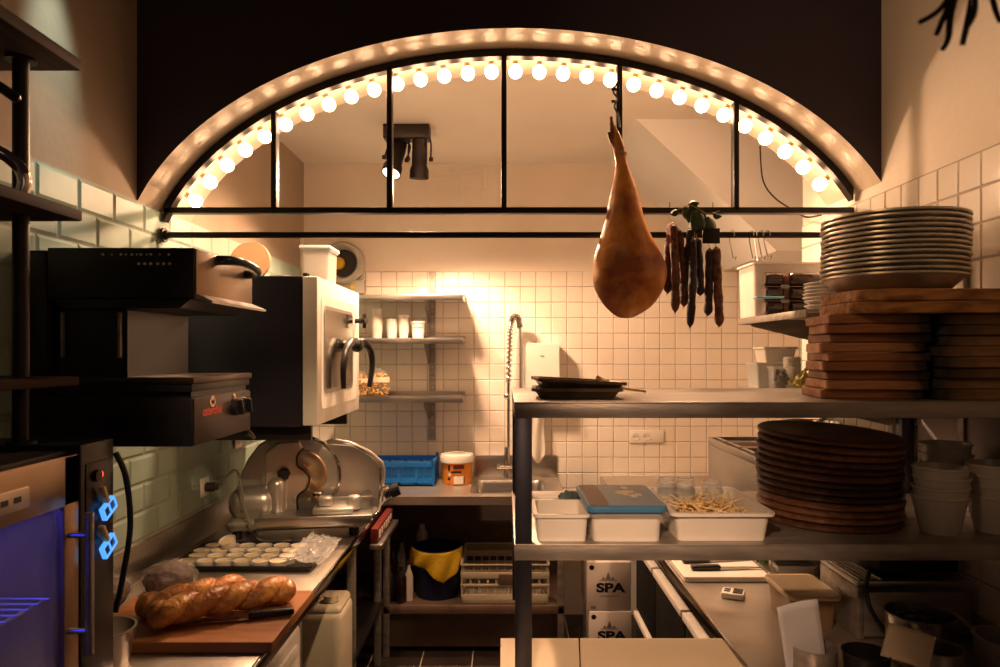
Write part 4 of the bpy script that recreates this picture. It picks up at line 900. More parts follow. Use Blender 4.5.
def wrapped(c, rx, ry, rz, label, rot):
    t = thing('wrapped_loaf', label, 'bread', (c[0], c[1], c[2]-rz), 'film wrapped loaves')
    b = MB()
    def body(grow, amp, fr, clampz):
        def f(u, v):
            a = 2*PI*u; e = PI*(v-.5)*.985; p = Vector((math.cos(a)*math.cos(e), math.sin(a)*math.cos(e), math.sin(e)))
            q = grow + .10*noise.noise(p*2.2 + Vector(c)*9) + amp*noise.noise(p*fr + Vector(c)*5)
            return T(*c) @ RZ(rot) @ Vector((p.x*rx*q, p.y*ry*q, max(-rz*clampz, p.z*rz*q)))
        return f
    b.grid(body(.90, .05, 6, .97), 40, 24); o = b.build('loaf', M_loaf, t, smooth=60)
    b = MB(); b.grid(body(1.0, .11, 7, .99), 56, 32); b.build('film_wrap', M_film, t, smooth=25)
wrapped((-1.09, 2.31, .963), .085, .060, .060, 'film wrapped brown loaf behind the left end of the twisted bread', 25)
wrapped((-1.215, 2.20, .953), .05, .08, .05, 'film wrapped loaf half hidden by the drinks cooler', 5)
b = MB(); b.lathe([(0, .901), (.066, .901), (.082, 1.0), (.086, 1.002), (.086, 1.006), (.080, 1.006), (.063, .904), (0, .904)], T(-1.02, 1.79, 0), 28)
tag(b.build('steel_bucket', M_steel), 'small steel pot on the worktop edge beside the cooler', 'pot')
# red box on the end of the worktop
t = thing('red_film_box', 'red printed box on a steel bracket at the worktop end', 'box', (-.63, 3.5, .78))
b = MB(); b.box(-.634, -.60, 3.36, 3.80, .80, .865, .003, None); b.build('carton', M_red, t)
b = MB()
for i in range(6): b.box(-.601, -.598, 3.39+.065*i, 3.425+.065*i, .815+.006*(i % 3), .85)
b.build('print', M_white, t)
b = MB(); b.box(-.634, -.575, 3.33, 3.84, .775, .797, .002); b.build('bracket', M_steel, t)
# jerry can, white under-counter fridge
jc = thing('jerry_can', 'cream plastic jerry can under the left worktop', 'canister', (-.745, 2.86, .351))
b = MB(); b.box(-.88, -.632, 2.75, 2.98, .351, .695, .035, seg=4); b.box(-.87, -.64, 2.76, 2.97, .67, .712, .02, seg=3); b.build('can_body', M_can, jc)
b = MB(); b.cyl(.028, .705, .738, T(-.69, 2.82, 0), 20); b.build('screw_cap', M_can, jc)
b = MB(); b.tube(curve([(-.84, 2.86, .705), (-.83, 2.86, .745), (-.79, 2.86, .75), (-.755, 2.86, .745), (-.745, 2.86, .705)]), .012, 10); b.build('handle', M_can, jc)
b = MB(); b.lathe([(.0285, .708), (.031, .711), (.0285, .714)], T(-.69, 2.82, 0), 20); b.build('cap_ring', M_black, jc)
uf = thing('undercounter_fridge', 'white appliance with rounded door below the cutting board', 'fridge', (-.95, 2.0, 0))
b = MB(); b.box(-1.27, -.70, 1.74, 2.28, .02, .845, .01); b.build('cabinet', M_white, uf)
b = MB(); b.box(-.697, -.652, 1.745, 2.278, .03, .835, .018, seg=4); b.build('door', M_white, uf)
b = MB(); b.box(-.653, -.645, 1.80, 2.22, .75, .79, .006); b.build('door_grip', M_whitem, uf)

# ================================================================== LEFT FOREGROUND: cooler and wooden rack
co = thing('drinks_cooler', 'glass fronted drinks cooler glowing blue inside', 'cooler', (-1.1, 1.3, 0))
cy0, cy1, cz1 = .72, 1.668, 1.487
b = MB(); b.box(-1.288, -1.27, cy0, 1.535, .02, cz1); b.box(-1.27, -.945, cy0, cy0+.02, .02, cz1); b.box(-1.27, -.945, 1.515, 1.535, .02, cz1); b.box(-1.27, -.945, cy0+.02, 1.515, .02, .06); b.box(-1.27, -.945, cy0+.02, 1.515, cz1-.04, cz1); b.build('cabinet', mat('cooler_liner', (.07, .07, .09), .4, scale=5), co)
b = MB(); b.box(-1.288, -.916, 1.538, cy1, .02, cz1+.012, .004); b.build('machine_compartment', M_black, co)
b = MB(); b.box(-.917, -.913, 1.553, 1.655, 1.25, 1.455, .002); b.build('control_plate', M_black, co)
b = MB(); b.cyl(.008, 0, .006, T(-.913, 1.60, 1.425) @ RY(90), 12); b.build('red_lamp', M_redled, co)
b = MB(); b.cyl(.013, 0, .010, T(-.913, 1.585, 1.425) @ RY(90), 14); b.build('switch', M_black, co)
fz0, fz1 = .10, 1.482; fw = .052
b = MB()
for y0, y1, z0, z1 in ((cy0, 1.535, fz1-.105, fz1), (cy0, 1.535, fz0, fz0+.08), (cy0, cy0+fw, fz0, fz1), (1.535-fw, 1.535, fz0, fz1)): b.box(-.943, -.918, y0, y1, z0, z1, .003)
b.build('door_frame', mat('bronze_tinted_steel', (.36, .25, .16), .3, .9, c2=(.30, .2, .13), scale=5), co)
b = MB(); b.box(-.934, -.929, cy0+fw, 1.535-fw, fz0+.08, fz1-.105); b.build('door_glass', M_clear, co)
b = MB(); b.box(-.918, -.914, 1.10, 1.37, 1.402, 1.442, .002); o = b.build('display_plate', mat('display_silver', (.45, .36, .28), .35, .7, scale=5), co)
b = MB()
for y in (1.21, 1.25, 1.29, 1.325): b.box(-.914, -.9135, y, y+.02, 1.417, 1.428)
b.build('display_digits', M_ink, co)
b = MB(); b.tube([(-.875, 1.50, 1.064), (-.875, 1.50, 1.362)], .0085, 14); b.build('handle_bar', M_steel, co)
for z in (1.112, 1.314):
    b = MB(); b.tube([(-.92, 1.50, z), (-.875, 1.50, z)], .006, 10); b.build('handle_stud', M_steel, co)
for z in (.62, .95, 1.18):
    b = MB()
    for i in range(24): y = .76 + .74*i/23; b.tube([(-1.26, y, z), (-.96, y, z)], .0025, 6)
    for xx in (-1.25, -1.1, -.97): b.tube([(xx, .75, z-.004), (xx, 1.51, z-.004)], .004, 6)
    b.build('wire_shelf', M_steel, co)
b = MB(); b.box(-1.265, -.95, .80, 1.45, 1.437, 1.446, .002); b.build('light_strip', M_strip, co)
# two acrylic clips on sticks by the cooler; caught blue light added as glow
for cyy, zc, tl, label in ((1.615, 1.348, 28, 'upper acrylic paddle with added blue glow on a wooden stick beside the cooler handle'), (1.615, 1.262, 30, 'lower acrylic paddle with added blue glow beside the cooler handle')):
    t = thing('acrylic_paddle', label, 'paddle', (-.900, cyy, zc), 'paddles with added blue glow on the cooler')
    mx = T(-.900, cyy, zc) @ RX(tl)
    b = MB(); b.box(-.008, .008, -.005, .005, .014, .058, .003, mx); b.build('stick', M_stick, t)
    b = MB()
    b.box(-.006, .006, -.026, .026, .009, .014, .002, mx); b.box(-.006, .006, -.026, .026, -.018, -.013, .002, mx); b.box(-.006, .006, -.026, -.021, -.018, .012, .002, mx); b.box(-.006, .006, .021, .026, -.018, .012, .002, mx); b.box(-.006, .006, -.003, .002, -.018, .012, .002, mx)
    b.build('glow_edge', M_glow, t)
    b = MB(); b.box(-.003, .003, -.022, .022, -.014, .010, .001, mx); b.build('clear_sheet', mat('blue_acrylic', (.04, .10, .22), .12, scale=6), t)
b = MB(); b.tube(curve([(-.93, 1.70, 1.46), (-.905, 1.70, 1.40), (-.90, 1.71, 1.28), (-.915, 1.70, 1.15), (-.93, 1.70, 1.08)]), .007, 8)
tag(b.build('cooler_cable', M_black), 'black cable hanging down the far side of the cooler', 'cable')
# wooden rack on the cooler
wr = thing('wooden_rack', 'dark wooden three-board rack with a post above the cooler', 'rack', (-1.1, 1.3, 1.5))
for z0, z1, xr in ((2.335, 2.362, -.958), (1.995, 2.02, -.956), (1.625, 1.646, -.962)):
    b = MB(); b.box(-1.285, xr, .78, 1.612, z0, z1, .004); b.build('board', M_shelfw, wr)
for yy in (.82, 1.54):
    b = MB(); b.tube([(-1.047, yy, 1.50), (-1.047, yy, 2.336)], .0165, 16); b.cyl(.03, 1.50, 1.508, T(-1.047, yy, 0), 18); b.cyl(.03, 2.328, 2.335, T(-1.047, yy, 0), 18); b.build('post', M_iron, wr)
ld = thing('chrome_ladle', 'chrome ladle with hooked handle resting on the rack board', 'ladle', (-1.08, 1.42, 2.02))
b = MB(); b.tube(curve([(-1.16, 1.33, 2.09), (-1.10, 1.37, 2.118), (-1.03, 1.43, 2.108), (-.993, 1.45, 2.08), (-.982, 1.455, 2.05), (-.988, 1.455, 2.022)]), [.013]*40+[.011], 12); b.build('handle', M_chrome, ld)
b = MB(); b.lathe([(0, 0), (.03, .006), (.05, .03), (.055, .055), (.052, .055), (.046, .03), (.027, .010), (0, .004)], T(-1.175, 1.28, 2.021), 24); b.build('bowl', M_chrome, ld)
pn = thing('black_pan', 'black pan handle hanging under the top rack board', 'pan', (-1.15, 1.35, 2.2))
b = MB(); b.tube(curve([(-1.18, 1.20, 2.21), (-1.09, 1.32, 2.238), (-1.03, 1.40, 2.240), (-.988, 1.45, 2.212)]), [.014]*24+[.008], 12, flat=.7); b.build('handle', M_black, pn)
b = MB(); b.lathe([(0, 0), (.075, 0), (.095, .04), (.091, .04), (.073, .004), (0, .004)], T(-1.185, 1.10, 2.195), 28); b.build('pan_body', M_black, pn)
b = MB(); b.tube([(-1.185, 1.10, 2.235), (-1.185, 1.10, 2.334)], .004, 8); b.tube([(-1.276, 1.10, 2.235), (-1.185, 1.10, 2.237), (-1.094, 1.10, 2.235)], .004, 8); b.build('hanger', M_iron, pn)

# ================================================================== ON THE PASS SHELF
# baking trays on the top shelf
for i, (dx, rz, tilt, lab) in enumerate(((0, -3, 0, 'dark baking tin on the left end of the top pass shelf'), (.004, 4, 3.0, 'second dark baking tin nested askew in the first'))):
    b = MB(); tray_shell(b, -.115, .115, -.09, .09, 0, .026, .022, .002, .009, .02)
    o = b.build('baking_tin', mat('dark_tin', (.24, .18, .12), .4, .35, c2=(.13, .095, .065), scale=12), base=(0, 0, 0)); o.location = (.185+dx, 1.86+.01*i, PZ1+.001 + i*.020); o.rotation_euler = (0, R(tilt), R(rz)); tag(o, lab, 'baking tin', 'baking tins on the top shelf')
b = MB(); b.tube(curve([(.245, 1.88, PZ1+.050), (.31, 1.95, PZ1+.022), (.40, 2.03, PZ1+.006)]), [.006]*10+[.004]*7, 8); tag(b.build('wooden_skewer', M_stick), 'thin wooden stick leaning on the baking tins', 'stick')
# boards
LB = thing
rnd = random.Random(21)
def board_mesh(w2, d2, h, r, mt, name):
    b = MB(); b.prism(rrect(-w2, w2, -d2, d2, r, 5), 0, h); o = b.build(name, mt, base=(0, 0, 0)); md = o.modifiers.new('bev', 'BEVEL'); md.width = .003; md.segments = 2; md.limit_method = 'ANGLE'; return o
def stack(n, th, cx, cy, mt, w2, d2, r, rz0, lab, grp, jr=.008, ja=4, name='wooden_board', z0=PZ1, cat='board', order='bottom'):
    o0 = board_mesh(w2, d2, th-.0006, r, mt, name)
    for i in range(n):
        o = o0 if i == 0 else o0.copy()
        if i:
            COL.objects.link(o); alt = (mt, M_boardL2, M_boardL3) if mt is M_boardL else (mt, M_boardR2, mt)
            o.material_slots[0].link = 'OBJECT'; o.material_slots[0].material = alt[(i*2+i//4) % 3]
        o.location = (cx + rnd.uniform(-jr, jr), cy + rnd.uniform(-jr, jr), z0 + th*i + .0004); o.rotation_euler = (0, 0, R(rz0 + rnd.uniform(-ja, ja)))
        tag(o, lab % (ORD[i] if i else 'lowest') if i < n-1 else lab.replace('%s from the bottom', '%s') % 'topmost', cat, grp)
HB = .2115
stack(9, HB/9, .940, 1.87, M_boardL, .122, .10, .014, -10, 'reddish wooden board, %s of the left stack on the top shelf', 'wooden boards, left stack on the top shelf', .012, 4)
stack(8, HB/8, 1.182, 1.86, M_boardR, .122, .12, .04, -2, 'brown wooden board, %s of the right stack on the top shelf', 'wooden boards, right stack on the top shelf', .009, 3)
for i, (cx, w2, lab) in enumerate(((1.062, .205, 'long oiled board bridging both stacks, under another'), (1.083, .222, 'long oiled board directly under the metal plates'))):
    o = board_mesh(w2, .15, .0296, .09, M_boardT, 'serving_board'); o.location = (cx, 1.862, PZ1 + HB + .0004 + .030*i); o.rotation_euler = (0, 0, R(-3 + 4*i)); tag(o, lab, 'board', 'long boards bridging the stacks')
ZP = PZ1 + HB + .0606
# metal plates
pc_x, pc_y = 1.020, 1.872
b = MB(); b.lathe([(0, .0), (.112, .0), (.135, .008), (.163, .034), (.173, .0345), (.1755, .037), (.175, .041), (.172, .042), (.162, .038), (.133, .012), (.111, .004), (0, .004)], None, 64)
pp = b.build('metal_plate', M_pan, base=(0, 0, 0)); NP = 13
for i in range(NP):
    o = pp if i == 0 else pp.copy()
    if i: COL.objects.link(o)
    o.location = (pc_x + rnd.uniform(-.003, .003), pc_y + rnd.uniform(-.002, .002), ZP + .0128*i); o.rotation_euler = (R(rnd.uniform(-.3, .3)), R(rnd.uniform(-.3, .3)), rnd.uniform(0, 6))
    tag(o, ('round metal plate, %s from the bottom of the stack on the boards' % ORD[i]) if 0 < i < NP-1 else ('round metal plate at the bottom of the stack, resting on the boards' if i == 0 else 'round metal plate on top of the stack above the boards'), 'plate', 'metal plates stacked on the boards')
# tubs on the lower shelf
z0 = PZ2 + .0006
b = MB(); tray_shell(b, .068, wx(590.5,1.70), 1.695, 1.875, z0, z0+.066, .010, .003, .007, .014)
tag(b.build('white_tub', M_white), 'empty white plastic tub at the left end of the lower shelf', 'tub')
t = thing('lidded_tub', 'white food tub with printed teal lid on the lower shelf', 'tub', (.28, 1.83, z0))
x0, x1 = wx(591,1.705), wx(663,1.705)
b = MB(); tray_shell(b, x0, x1, 1.698, 1.965, z0, z0+.064, .006, .003, .004, .018); b.build('tub', M_white, t)
b = MB(); b.prism(rrect(x0-.002, x1+.002, 1.696, 1.967, .018, 5), z0+.058, z0+.070); b.build('sleeve', mat('pale_sleeve', (.30, .28, .28), .4, scale=5), t)
b = MB(); b.prism(rrect(x0-.010, x1+.010, 1.688, 1.975, .020, 5), z0+.070, z0+.086); o = b.build('lid', M_tealid, t); md = o.modifiers.new('bev', 'BEVEL'); md.width = .004; md.segments = 2
b = MB(); b.prism(rrect(x0+.0, x1+.0, 1.70, 1.965, .014, 5), z0+.0862, z0+.0868, m=0); b.prism(rrect(x0+.001, x0+.045, 1.702, 1.963, .012, 5), z0+.0869, z0+.0872, m=1)
rr_ = random.Random(4)
for i in range(9):
    fx_ = (x0+x1)/2+.018+rr_.gauss(0, .020); fy_ = 1.855+rr_.gauss(0, .028)
    for q in range(5):
        cx, cyy = fx_+.0065*math.cos(q*1.257+i), fy_+.011*math.sin(q*1.257+i)
        b.prism([(cx+.0042*math.cos(R(a)), cyy+.007*math.sin(R(a))) for a in range(0, 360, 60)], z0+.0869, z0+.0872+.00004*(i*5+q), m=2)
b.build('lid_print', [mat('blue_grey_print', (.10, .19, .30), .3, scale=4), mat('brown_print', (.12, .045, .025), .35, scale=6), mat('cream_flower_print', (.72, .62, .45), .4, scale=6)], t)
x0, x1 = wx(671,1.70), wx(776,1.70)
tt = thing('white_tray', 'white plastic tray of glasses and bamboo picks', 'tray', ((x0+x1)/2, 1.86, z0))
b = MB(); tray_shell(b, x0, x1, 1.69, 2.03, z0, z0+.070, .020, .003, .012, .02); b.build('tub', M_white, tt)
b = MB(); rnd2 = random.Random(9)
for i in range(220):
    p = Vector((rnd2.uniform(x0+.06, x1-.055), rnd2.uniform(1.745, 1.96), z0+rnd2.uniform(.026, .066))); a = rnd2.gauss(1.0, .6); L = .050
    v = Vector((math.cos(a)*L, math.sin(a)*L, rnd2.uniform(-.016, .022))); b.tube([p-v*.8, p+v*.8], .0019, 5)
o = b.build('bamboo_picks', M_stick); tag(o, 'loose heap of pale bamboo picks in the white tray', 'picks', kind='stuff')
gl = thing('glass_tumbler', 'x', 'glass', (0, 0, 0), 'upturned glasses in the white tray')
b = MB(); b.lathe([(.030, 0), (.0265, .055), (.0225, .068), (0, .068), (0, .060), (.020, .060), (.0235, .053), (.0270, .002), (.030, 0)], None, 28); b.build('glass_body', M_clear, gl)
b = MB(); b.lathe([(.0298, -.0006), (.0308, .0008), (.0298, .0022), (.0270, .0022), (.0266, .0008), (.0275, -.0006)], None, 28); b.build('lip', M_glassr, gl)
b = MB(); b.lathe([(.0228, .0630), (.0238, .0650), (.0225, .0686), (.0180, .0690), (.0176, .0640)], None, 28); b.build('base_rim', M_glassr, gl)
G = ((.437, 1.93, 'clear upturned glass at the left of the white tray'), (.478, 1.90, 'clear upturned glass second from the left in the tray'), (.500, 1.975, 'clear upturned glass at the back of the tray'), (.560, 1.93, 'clear upturned glass on the right, standing apart from the others'), (.452, 1.985, 'clear upturned glass in the rear left corner of the tray'))
for i, (x, y, l) in enumerate(G):
    if i == 0: gl.location = (x, y, z0+.036); gl['label'] = l
    else: dup(gl, (x, y, z0+.036), 0, l)
b = MB(); b.grid(lambda u, v: (.165+.075*u, 2.13+.10*v, z0+.004+.014*abs(noise.noise(Vector((u*5, v*5, 3))))+.022*math.sin(PI*u)*math.sin(PI*v)), 16, 16); o = b.build('teal_cloth', mat('dark_teal_cloth', (.03, .07, .09), .8, scale=20)); md = o.modifiers.new('solid', 'SOLIDIFY'); md.thickness = .003
tag(o, 'dark teal folded cloth behind the white tubs', 'cloth')
# round dark boards
b = MB(); b.lathe([(0, 0), (.178, 0), (.185, .004), (.186, .012), (.180, .0166), (.166, .0166), (.162, .014), (0, .014)], None, 56)
bp = b.build('round_board', M_brown, base=(0, 0, 0)); NR = 13; thr = .0184
for i in range(NR):
    o = bp if i == 0 else bp.copy()
    if i:
        COL.objects.link(o); o.material_slots[0].link = 'OBJECT'; o.material_slots[0].material = (M_brown, M_brown2, M_brown3)[(i*i+i//3) % 3]
    o.location = (.885 + rnd.uniform(-.006, .006), 1.95 + rnd.uniform(-.006, .006), z0 + thr*i + .0006*(i > 0)); o.rotation_euler = (0, 0, rnd.uniform(0, 6))
    o.rotation_euler = (RX(3.2*i/(NR-1)) @ RY(3.0*i/(NR-1)) @ RZ(rnd.uniform(0, 360))).to_euler()
    tag(o, ('round dark wooden board, %s from the bottom of the lower shelf stack' % ORD[i]) if 0 < i < NR-1 else ('round dark wooden board at the bottom of the lower shelf stack' if i == 0 else 'round dark wooden board lying tilted on top of the lower shelf stack'), 'board', 'round dark boards on the lower shelf')
b = MB()
for q in range(5): b.box(-.03, 0, -.02, .02, .0, .012, .003, T(.69-.004*(q % 2), 1.98, z0+.05+.0175*q))
# white pots
pp2 = None
def pots(cx, cy, n, lab, step=.030):
    global pp2
    for i in range(n):
        if pp2 is None:
            b = MB(); b.lathe([(0, 0), (.042, 0), (.045, .004), (.0635, .088), (.066, .090), (.066, .095), (.061, .095), (.0425, .007), (0, .006)], None, 36); pp2 = b.build('white_pot', M_porc, base=(0, 0, 0)); o = pp2
        else: o = pp2.copy(); COL.objects.link(o)
        o.location = (cx + rnd.uniform(-.002, .002), cy + rnd.uniform(-.002, .002), z0 + step*i); o.rotation_euler = (R(rnd.uniform(-1.2, 1.2))*(i > 0), R(rnd.uniform(-1.6, 1.6))*(i > 0), rnd.uniform(0, 6))
        tag(o, lab % (('%s from the bottom' % ORD[i]) if 0 < i < n-1 else ('lowest' if i == 0 else 'topmost')), 'pot', 'white pots stacked on the lower shelf')
pots(1.096, 1.792, 4, 'white tapered pot beside the round boards, %s of its stack', .024)
pots(1.240, 1.800, 4, 'white tapered pot at the shelf end, %s of its stack', .026)
pots(1.215, 1.965, 5, 'white tapered pot in the rear stack, %s of its pile', .027)
b = MB(); b.box(1.316, 1.323, 1.70, 2.27, PZ2+.004, PZ1-.042, .001)
tag(b.build('wall_panel', mat('mauve_panel', (.42, .36, .36), .5, scale=4)), 'plain grey panel on the right wall behind the white pots', 'panel')
# right wall shelves and their load
rs = thing('wall_shelf_unit', 'pair of steel shelves on the right wall behind the plates', 'shelf', (1.3, 2.6, 1.5))
for z, xf in ((1.842, 1.0), (1.555, 1.0)):
    b = MB(); b.box(xf, 1.322, 2.36, 3.05, z-.004, z, .001); b.box(xf-.003, xf+.003, 2.36, 3.05, z-.026, z-.0002, .001); b.box(xf, 1.322, 3.046, 3.05, z-.026, z); b.build('shelf_board', M_steeld, rs)
for yy in (2.42, 2.95):
    b = MB(); b.box(1.308, 1.3225, yy-.015, yy+.015, 1.40, 2.08, .002); b.build('upright', M_steeld, rs)
    for z in (1.836, 1.549):
        b = MB(); b.prism([(1.308, -z+.002), (1.308, -z+.10), (1.02, -z+.03), (1.02, -z+.002)], yy-.003, yy+.003, Matrix(((1,0,0,0), (0,0,1,0), (0,-1,0,0), (0,0,0,1)))); b.build('bracket', M_steeld, rs)
b = MB(); b.box(1.306, 1.3225, 2.03, 2.06, 1.40, wz(218, 2.04), .002); tag(b.build('wall_upright', M_steeld), 'bare steel upright on the right wall beside the metal plates', 'upright')
zs = 1.8425
t = thing('white_crate', 'white plastic tub on the upper right wall shelf', 'tub', (1.15, 2.9, zs))
b = MB(); tray_shell(b, .985, 1.305, 2.83, 3.04, zs, zs+.215, .012, .003, .008, .02); b.build('tub', M_white, t)
rnd3 = random.Random(2)
names = ('lowest', 'middle', 'top')
for j in range(3):
    for i in range(2):
        zc = zs + .0290 + .0565*j; xx = 1.012 + (.0 if i == 0 else .098); L = .090 if i == 0 else .15
        t = thing('dark_jar', 'dark %s jar lying on its side in the %s row before the tub' % (('short', 'long')[i], names[j]), 'jar', (xx, 2.79, zc-.028), 'dark jars lying on the upper right shelf')
        b = MB(); mx = T(xx, 2.785, zc) @ RY(90); b.lathe([(0, 0), (.023, 0), (.0278, .006), (.0278, L*.70), (.020, L*.78), (.020, L-.016), (0, L-.014)], mx, 20); b.build('glass_body', M_amber, t)
        b = MB(); b.cyl(.0215, L-.017, L, mx, 16); b.build('lid', mat('brown_lid', (.10, .03, .015), .4, scale=8), t)
b = MB(); b.box(.955, 1.06, 2.70, 2.748, zs+.062, zs+.069, .002); 
tag(b.build('plastic_strip', mat('light_blue_plastic', (.22, .50, .62), .4, scale=5)), 'thin light blue plastic strip sticking out before the dark jars', 'strip')
pl_ = None
for i in range(7):
    if pl_ is None:
        b = MB(); b.lathe([(0, 0), (.055, 0), (.07, .006), (.09, .018), (.093, .020), (.093, .023), (.088, .022), (.069, .010), (.054, .004), (0, .004)], None, 32); pl_ = b.build('white_plate', M_porc, base=(0, 0, 0)); o = pl_
    else: o = pl_.copy(); COL.objects.link(o)
    o.location = (1.160 + rnd3.uniform(-.003, .003), 2.53, zs + .0125*i + (.0 if i == 0 else .004)); 
    tag(o, 'small white plate, %s of the stack on the upper right shelf' % (('%s from the bottom' % ORD[i]) if 0 < i < 6 else ('lowest' if i == 0 else 'topmost')), 'plate', 'small white plates on the upper right shelf')
zs = 1.5555
b = MB(); tray_shell(b, 1.01, 1.13, 2.86, 3.00, zs, zs+.10, .010, .003, .006, .012); t_ = b.build('plastic_tub', M_haze); tag(t_, 'frosted tub on the lower right wall shelf', 'tub')
b = MB(); tray_shell(b, 1.04, 1.18, 2.86, 3.00, zs+.102, zs+.165, .014, .003, .006, .012); tag(b.build('plastic_tub', M_white), 'small white tub stacked on the frosted one', 'tub')
b = MB(); tray_shell(b, 1.003, 1.088, 2.66, 2.745, zs, zs+.09, .008, .003, .005, .012); t2 = b.build('plastic_tub', M_clear); tag(t2, 'clear tub of dark olives at the front of the lower shelf', 'tub')
b = MB()
for i in range(60): b.ball(.010, T(rnd3.uniform(1.023, 1.068), rnd3.uniform(2.680, 2.725), zs+rnd3.uniform(.014, .070)), 8, 6)
o = b.build('olives', M_saus2); tag(o, 'heap of dark olives in the clear tub', 'olives', kind='stuff')
b = MB()
for i in range(12): b.lathe([(.030, zs+.010*i), (.034, zs+.010*i+.007), (.034, zs+.010*i+.0095), (.030, zs+.010*i+.0095)], T(1.125, 2.79, 0), 22)
b.cyl(.030, zs, zs+.125, T(1.125, 2.79, 0), 22); tag(b.build('cup_sleeve', M_porc), 'sleeve of nested white lids beside the olives', 'cups')
bottle(0, 2.72, .026, .21, 0, M_amber, mat('red_cap', (.35, .05, .02), .4, scale=5), 'brown bottle with red cap by the greens', zs, 'sauce_bottle', None).location = (1.265, 2.70, zs)
ce = thing('celery_bunch', 'pale celery sprig drooping over the lower right shelf', 'celery', (1.13, 2.56, zs))
for i in range(6):
    b = MB(); a = rnd3.uniform(-.03, .03); b.tube(curve([(1.17+a, 2.54+a, zs+.12), (1.11+a*1.6, 2.53, zs+.07+.01*i % .03), (1.04+.02*i % .05, 2.52+a, zs+.016)]), [.007]*9+[.004]*8, 8); b.build('stalk', M_celery, ce)
for i in range(7):
    mx = T(1.03+.018*i, 2.50+rnd3.uniform(-.02, .02), zs+.025+.012*i) @ RZ(rnd3.uniform(0, 360)) @ RX(rnd3.uniform(-40, 40))
    b = MB(); b.grid(lambda u, v: (u*.05, .004*math.sin(9*u+7*v), (v-.5)*.045*math.sin(PI*min(.97, u+.04))), 8, 5, mx); b.build('leaf', M_celery, ce)

# ================================================================== RIGHT WORKTOP THINGS
tu = thing('topping_unit', 'steel topping unit with food pans on the right worktop', 'topping unit', (1.13, 2.95, .9))
b = MB(); b.box(.95, 1.315, 2.55, 3.33, .9005, 1.27, .004); b.box(.95, .958, 2.55, 3.33, 1.27, 1.302, .002); b.box(1.30, 1.315, 2.55, 3.33, 1.27, 1.36, .002); b.box(.958, 1.30, 3.322, 3.33, 1.27, 1.302); b.box(.958, 1.30, 2.55, 2.558, 1.27, 1.302); b.build('cabinet', M_steel, tu)
for i in range(4):
    b = MB(); y = 2.57 + .19*i; tray_shell(b, .97, 1.29, y, y+.178, 1.272, 1.306, .012, .003, .014, .02); o = b.build('food_pan', M_steel, tu)
    b = MB(); b.grid(lambda u, v: (.985+.29*u, y+.015+.148*v, 1.284+.008*noise.noise(Vector((u*9, v*6, i)))), 14, 10); b.build('filling', (M_green, M_soot, M_under, M_soot)[i], o)
b = MB(); b.lathe([(0, 1.308), (.06, 1.308), (.092, 1.35), (.104, 1.432), (.108, 1.433), (.108, 1.437), (.101, 1.436), (.089, 1.353), (.058, 1.312), (0, 1.311)], T(1.16, 2.70, 0), 32)
tag(b.build('steel_bowl', M_chrome), 'steel mixing bowl standing on the topping unit', 'bowl')
b = MB(); mx = T(1.14, 2.655, 1.33) @ RX(12) @ RY(18); b.box(-.012, .012, -.003, .003, 0, .09, .002, mx); tag(b.build('wooden_spatula', M_stick), 'wooden spatula leaning against the steel bowl', 'spatula')
# white board and knives
b = MB(); b.prism(rrect(.622, .925, 2.47, 2.76, .015, 4), .9005, .92); o = b.build('cutting_board', M_white); md = o.modifiers.new('bev', 'BEVEL'); md.width = .003; md.segments = 2
tag(o, 'white plastic cutting board with two knives on it', 'cutting board')
for (kx, ky, rz, lab) in ((.665, 2.545, 2, 'black handled chef knife at the front of the white board'), (.655, 2.63, 7, 'black handled knife behind the first on the white board')):
    t = thing('chef_knife', lab, 'knife', (kx, ky, .9205), 'knives on the white board'); mx = T(kx, ky, .9212) @ RZ(rz)
    b = MB(); b.box(0, .105, -.013, .013, 0, .018, .006, mx, seg=3); b.build('handle', M_black, t)
    b = MB(); b.prism([(.10, -.012), (.26, -.002), (.265, .004), (.20, .015), (.10, .014)], .004, .0065, mx); b.build('blade', M_steel, t)
tm = thing('kitchen_timer', 'small white digital timer lying on the right worktop', 'timer', (.745, 2.32, .9005)); mx = T(.745, 2.325, .9005) @ RZ(-24)
b = MB(); b.box(-.036, .036, -.032, .032, 0, .020, .006, mx); b.build('case', M_white, tm)
b = MB(); b.box(.0, .030, -.026, .026, .0198, .0212, .001, mx); b.build('screen', M_soot, tm)
b = MB(); 
for yy in (-.016, .004): b.box(-.028, -.008, yy, yy+.012, .0198, .0218, .001, mx)
b.build('button', M_black, tm)
lt = thing('food_container', 'clear container with cream lid in front of the topping unit', 'container', (.893, 2.14, .9005))
b = MB(); tray_shell(b, .822, .963, 2.045, 2.245, .9008, .985, .010, .003, .004, .02); b.build('tub', mat('smoky_plastic', (.20, .12, .07), .3, scale=9), lt)
b = MB(); b.prism(rrect(.815, .970, 2.038, 2.252, .022, 5), .985, 1.0); o = b.build('lid', mat('cream_lid', (.66, .52, .34), .4, scale=4), lt); md = o.modifiers.new('bev', 'BEVEL'); md.width = .004; md.segments = 2
b = MB(); tray_shell(b, .95, 1.10, 2.49, 2.54, .9008, .95, .008, .003, .006, .012); tag(b.build('steel_pan', M_steel), 'shallow steel pan behind the cream lidded container', 'pan')
t = thing('lettuce', 'green lettuce leaves behind the white cutting board', 'lettuce', (.96, 2.62, .9005))
for i in range(9):
    mx = T(.962+rnd3.uniform(-.015, .015), 2.64+rnd3.uniform(-.05, .05), .91+rnd3.uniform(.0, .02)) @ RZ(rnd3.uniform(0, 360)) @ RX(rnd3.uniform(-30, 30))
    b = MB(); b.grid(lambda u, v: ((u-.5)*.05, .006*math.sin(14*u+9*v), (v)*.055), 10, 8, mx); b.build('leaf', M_green, t)
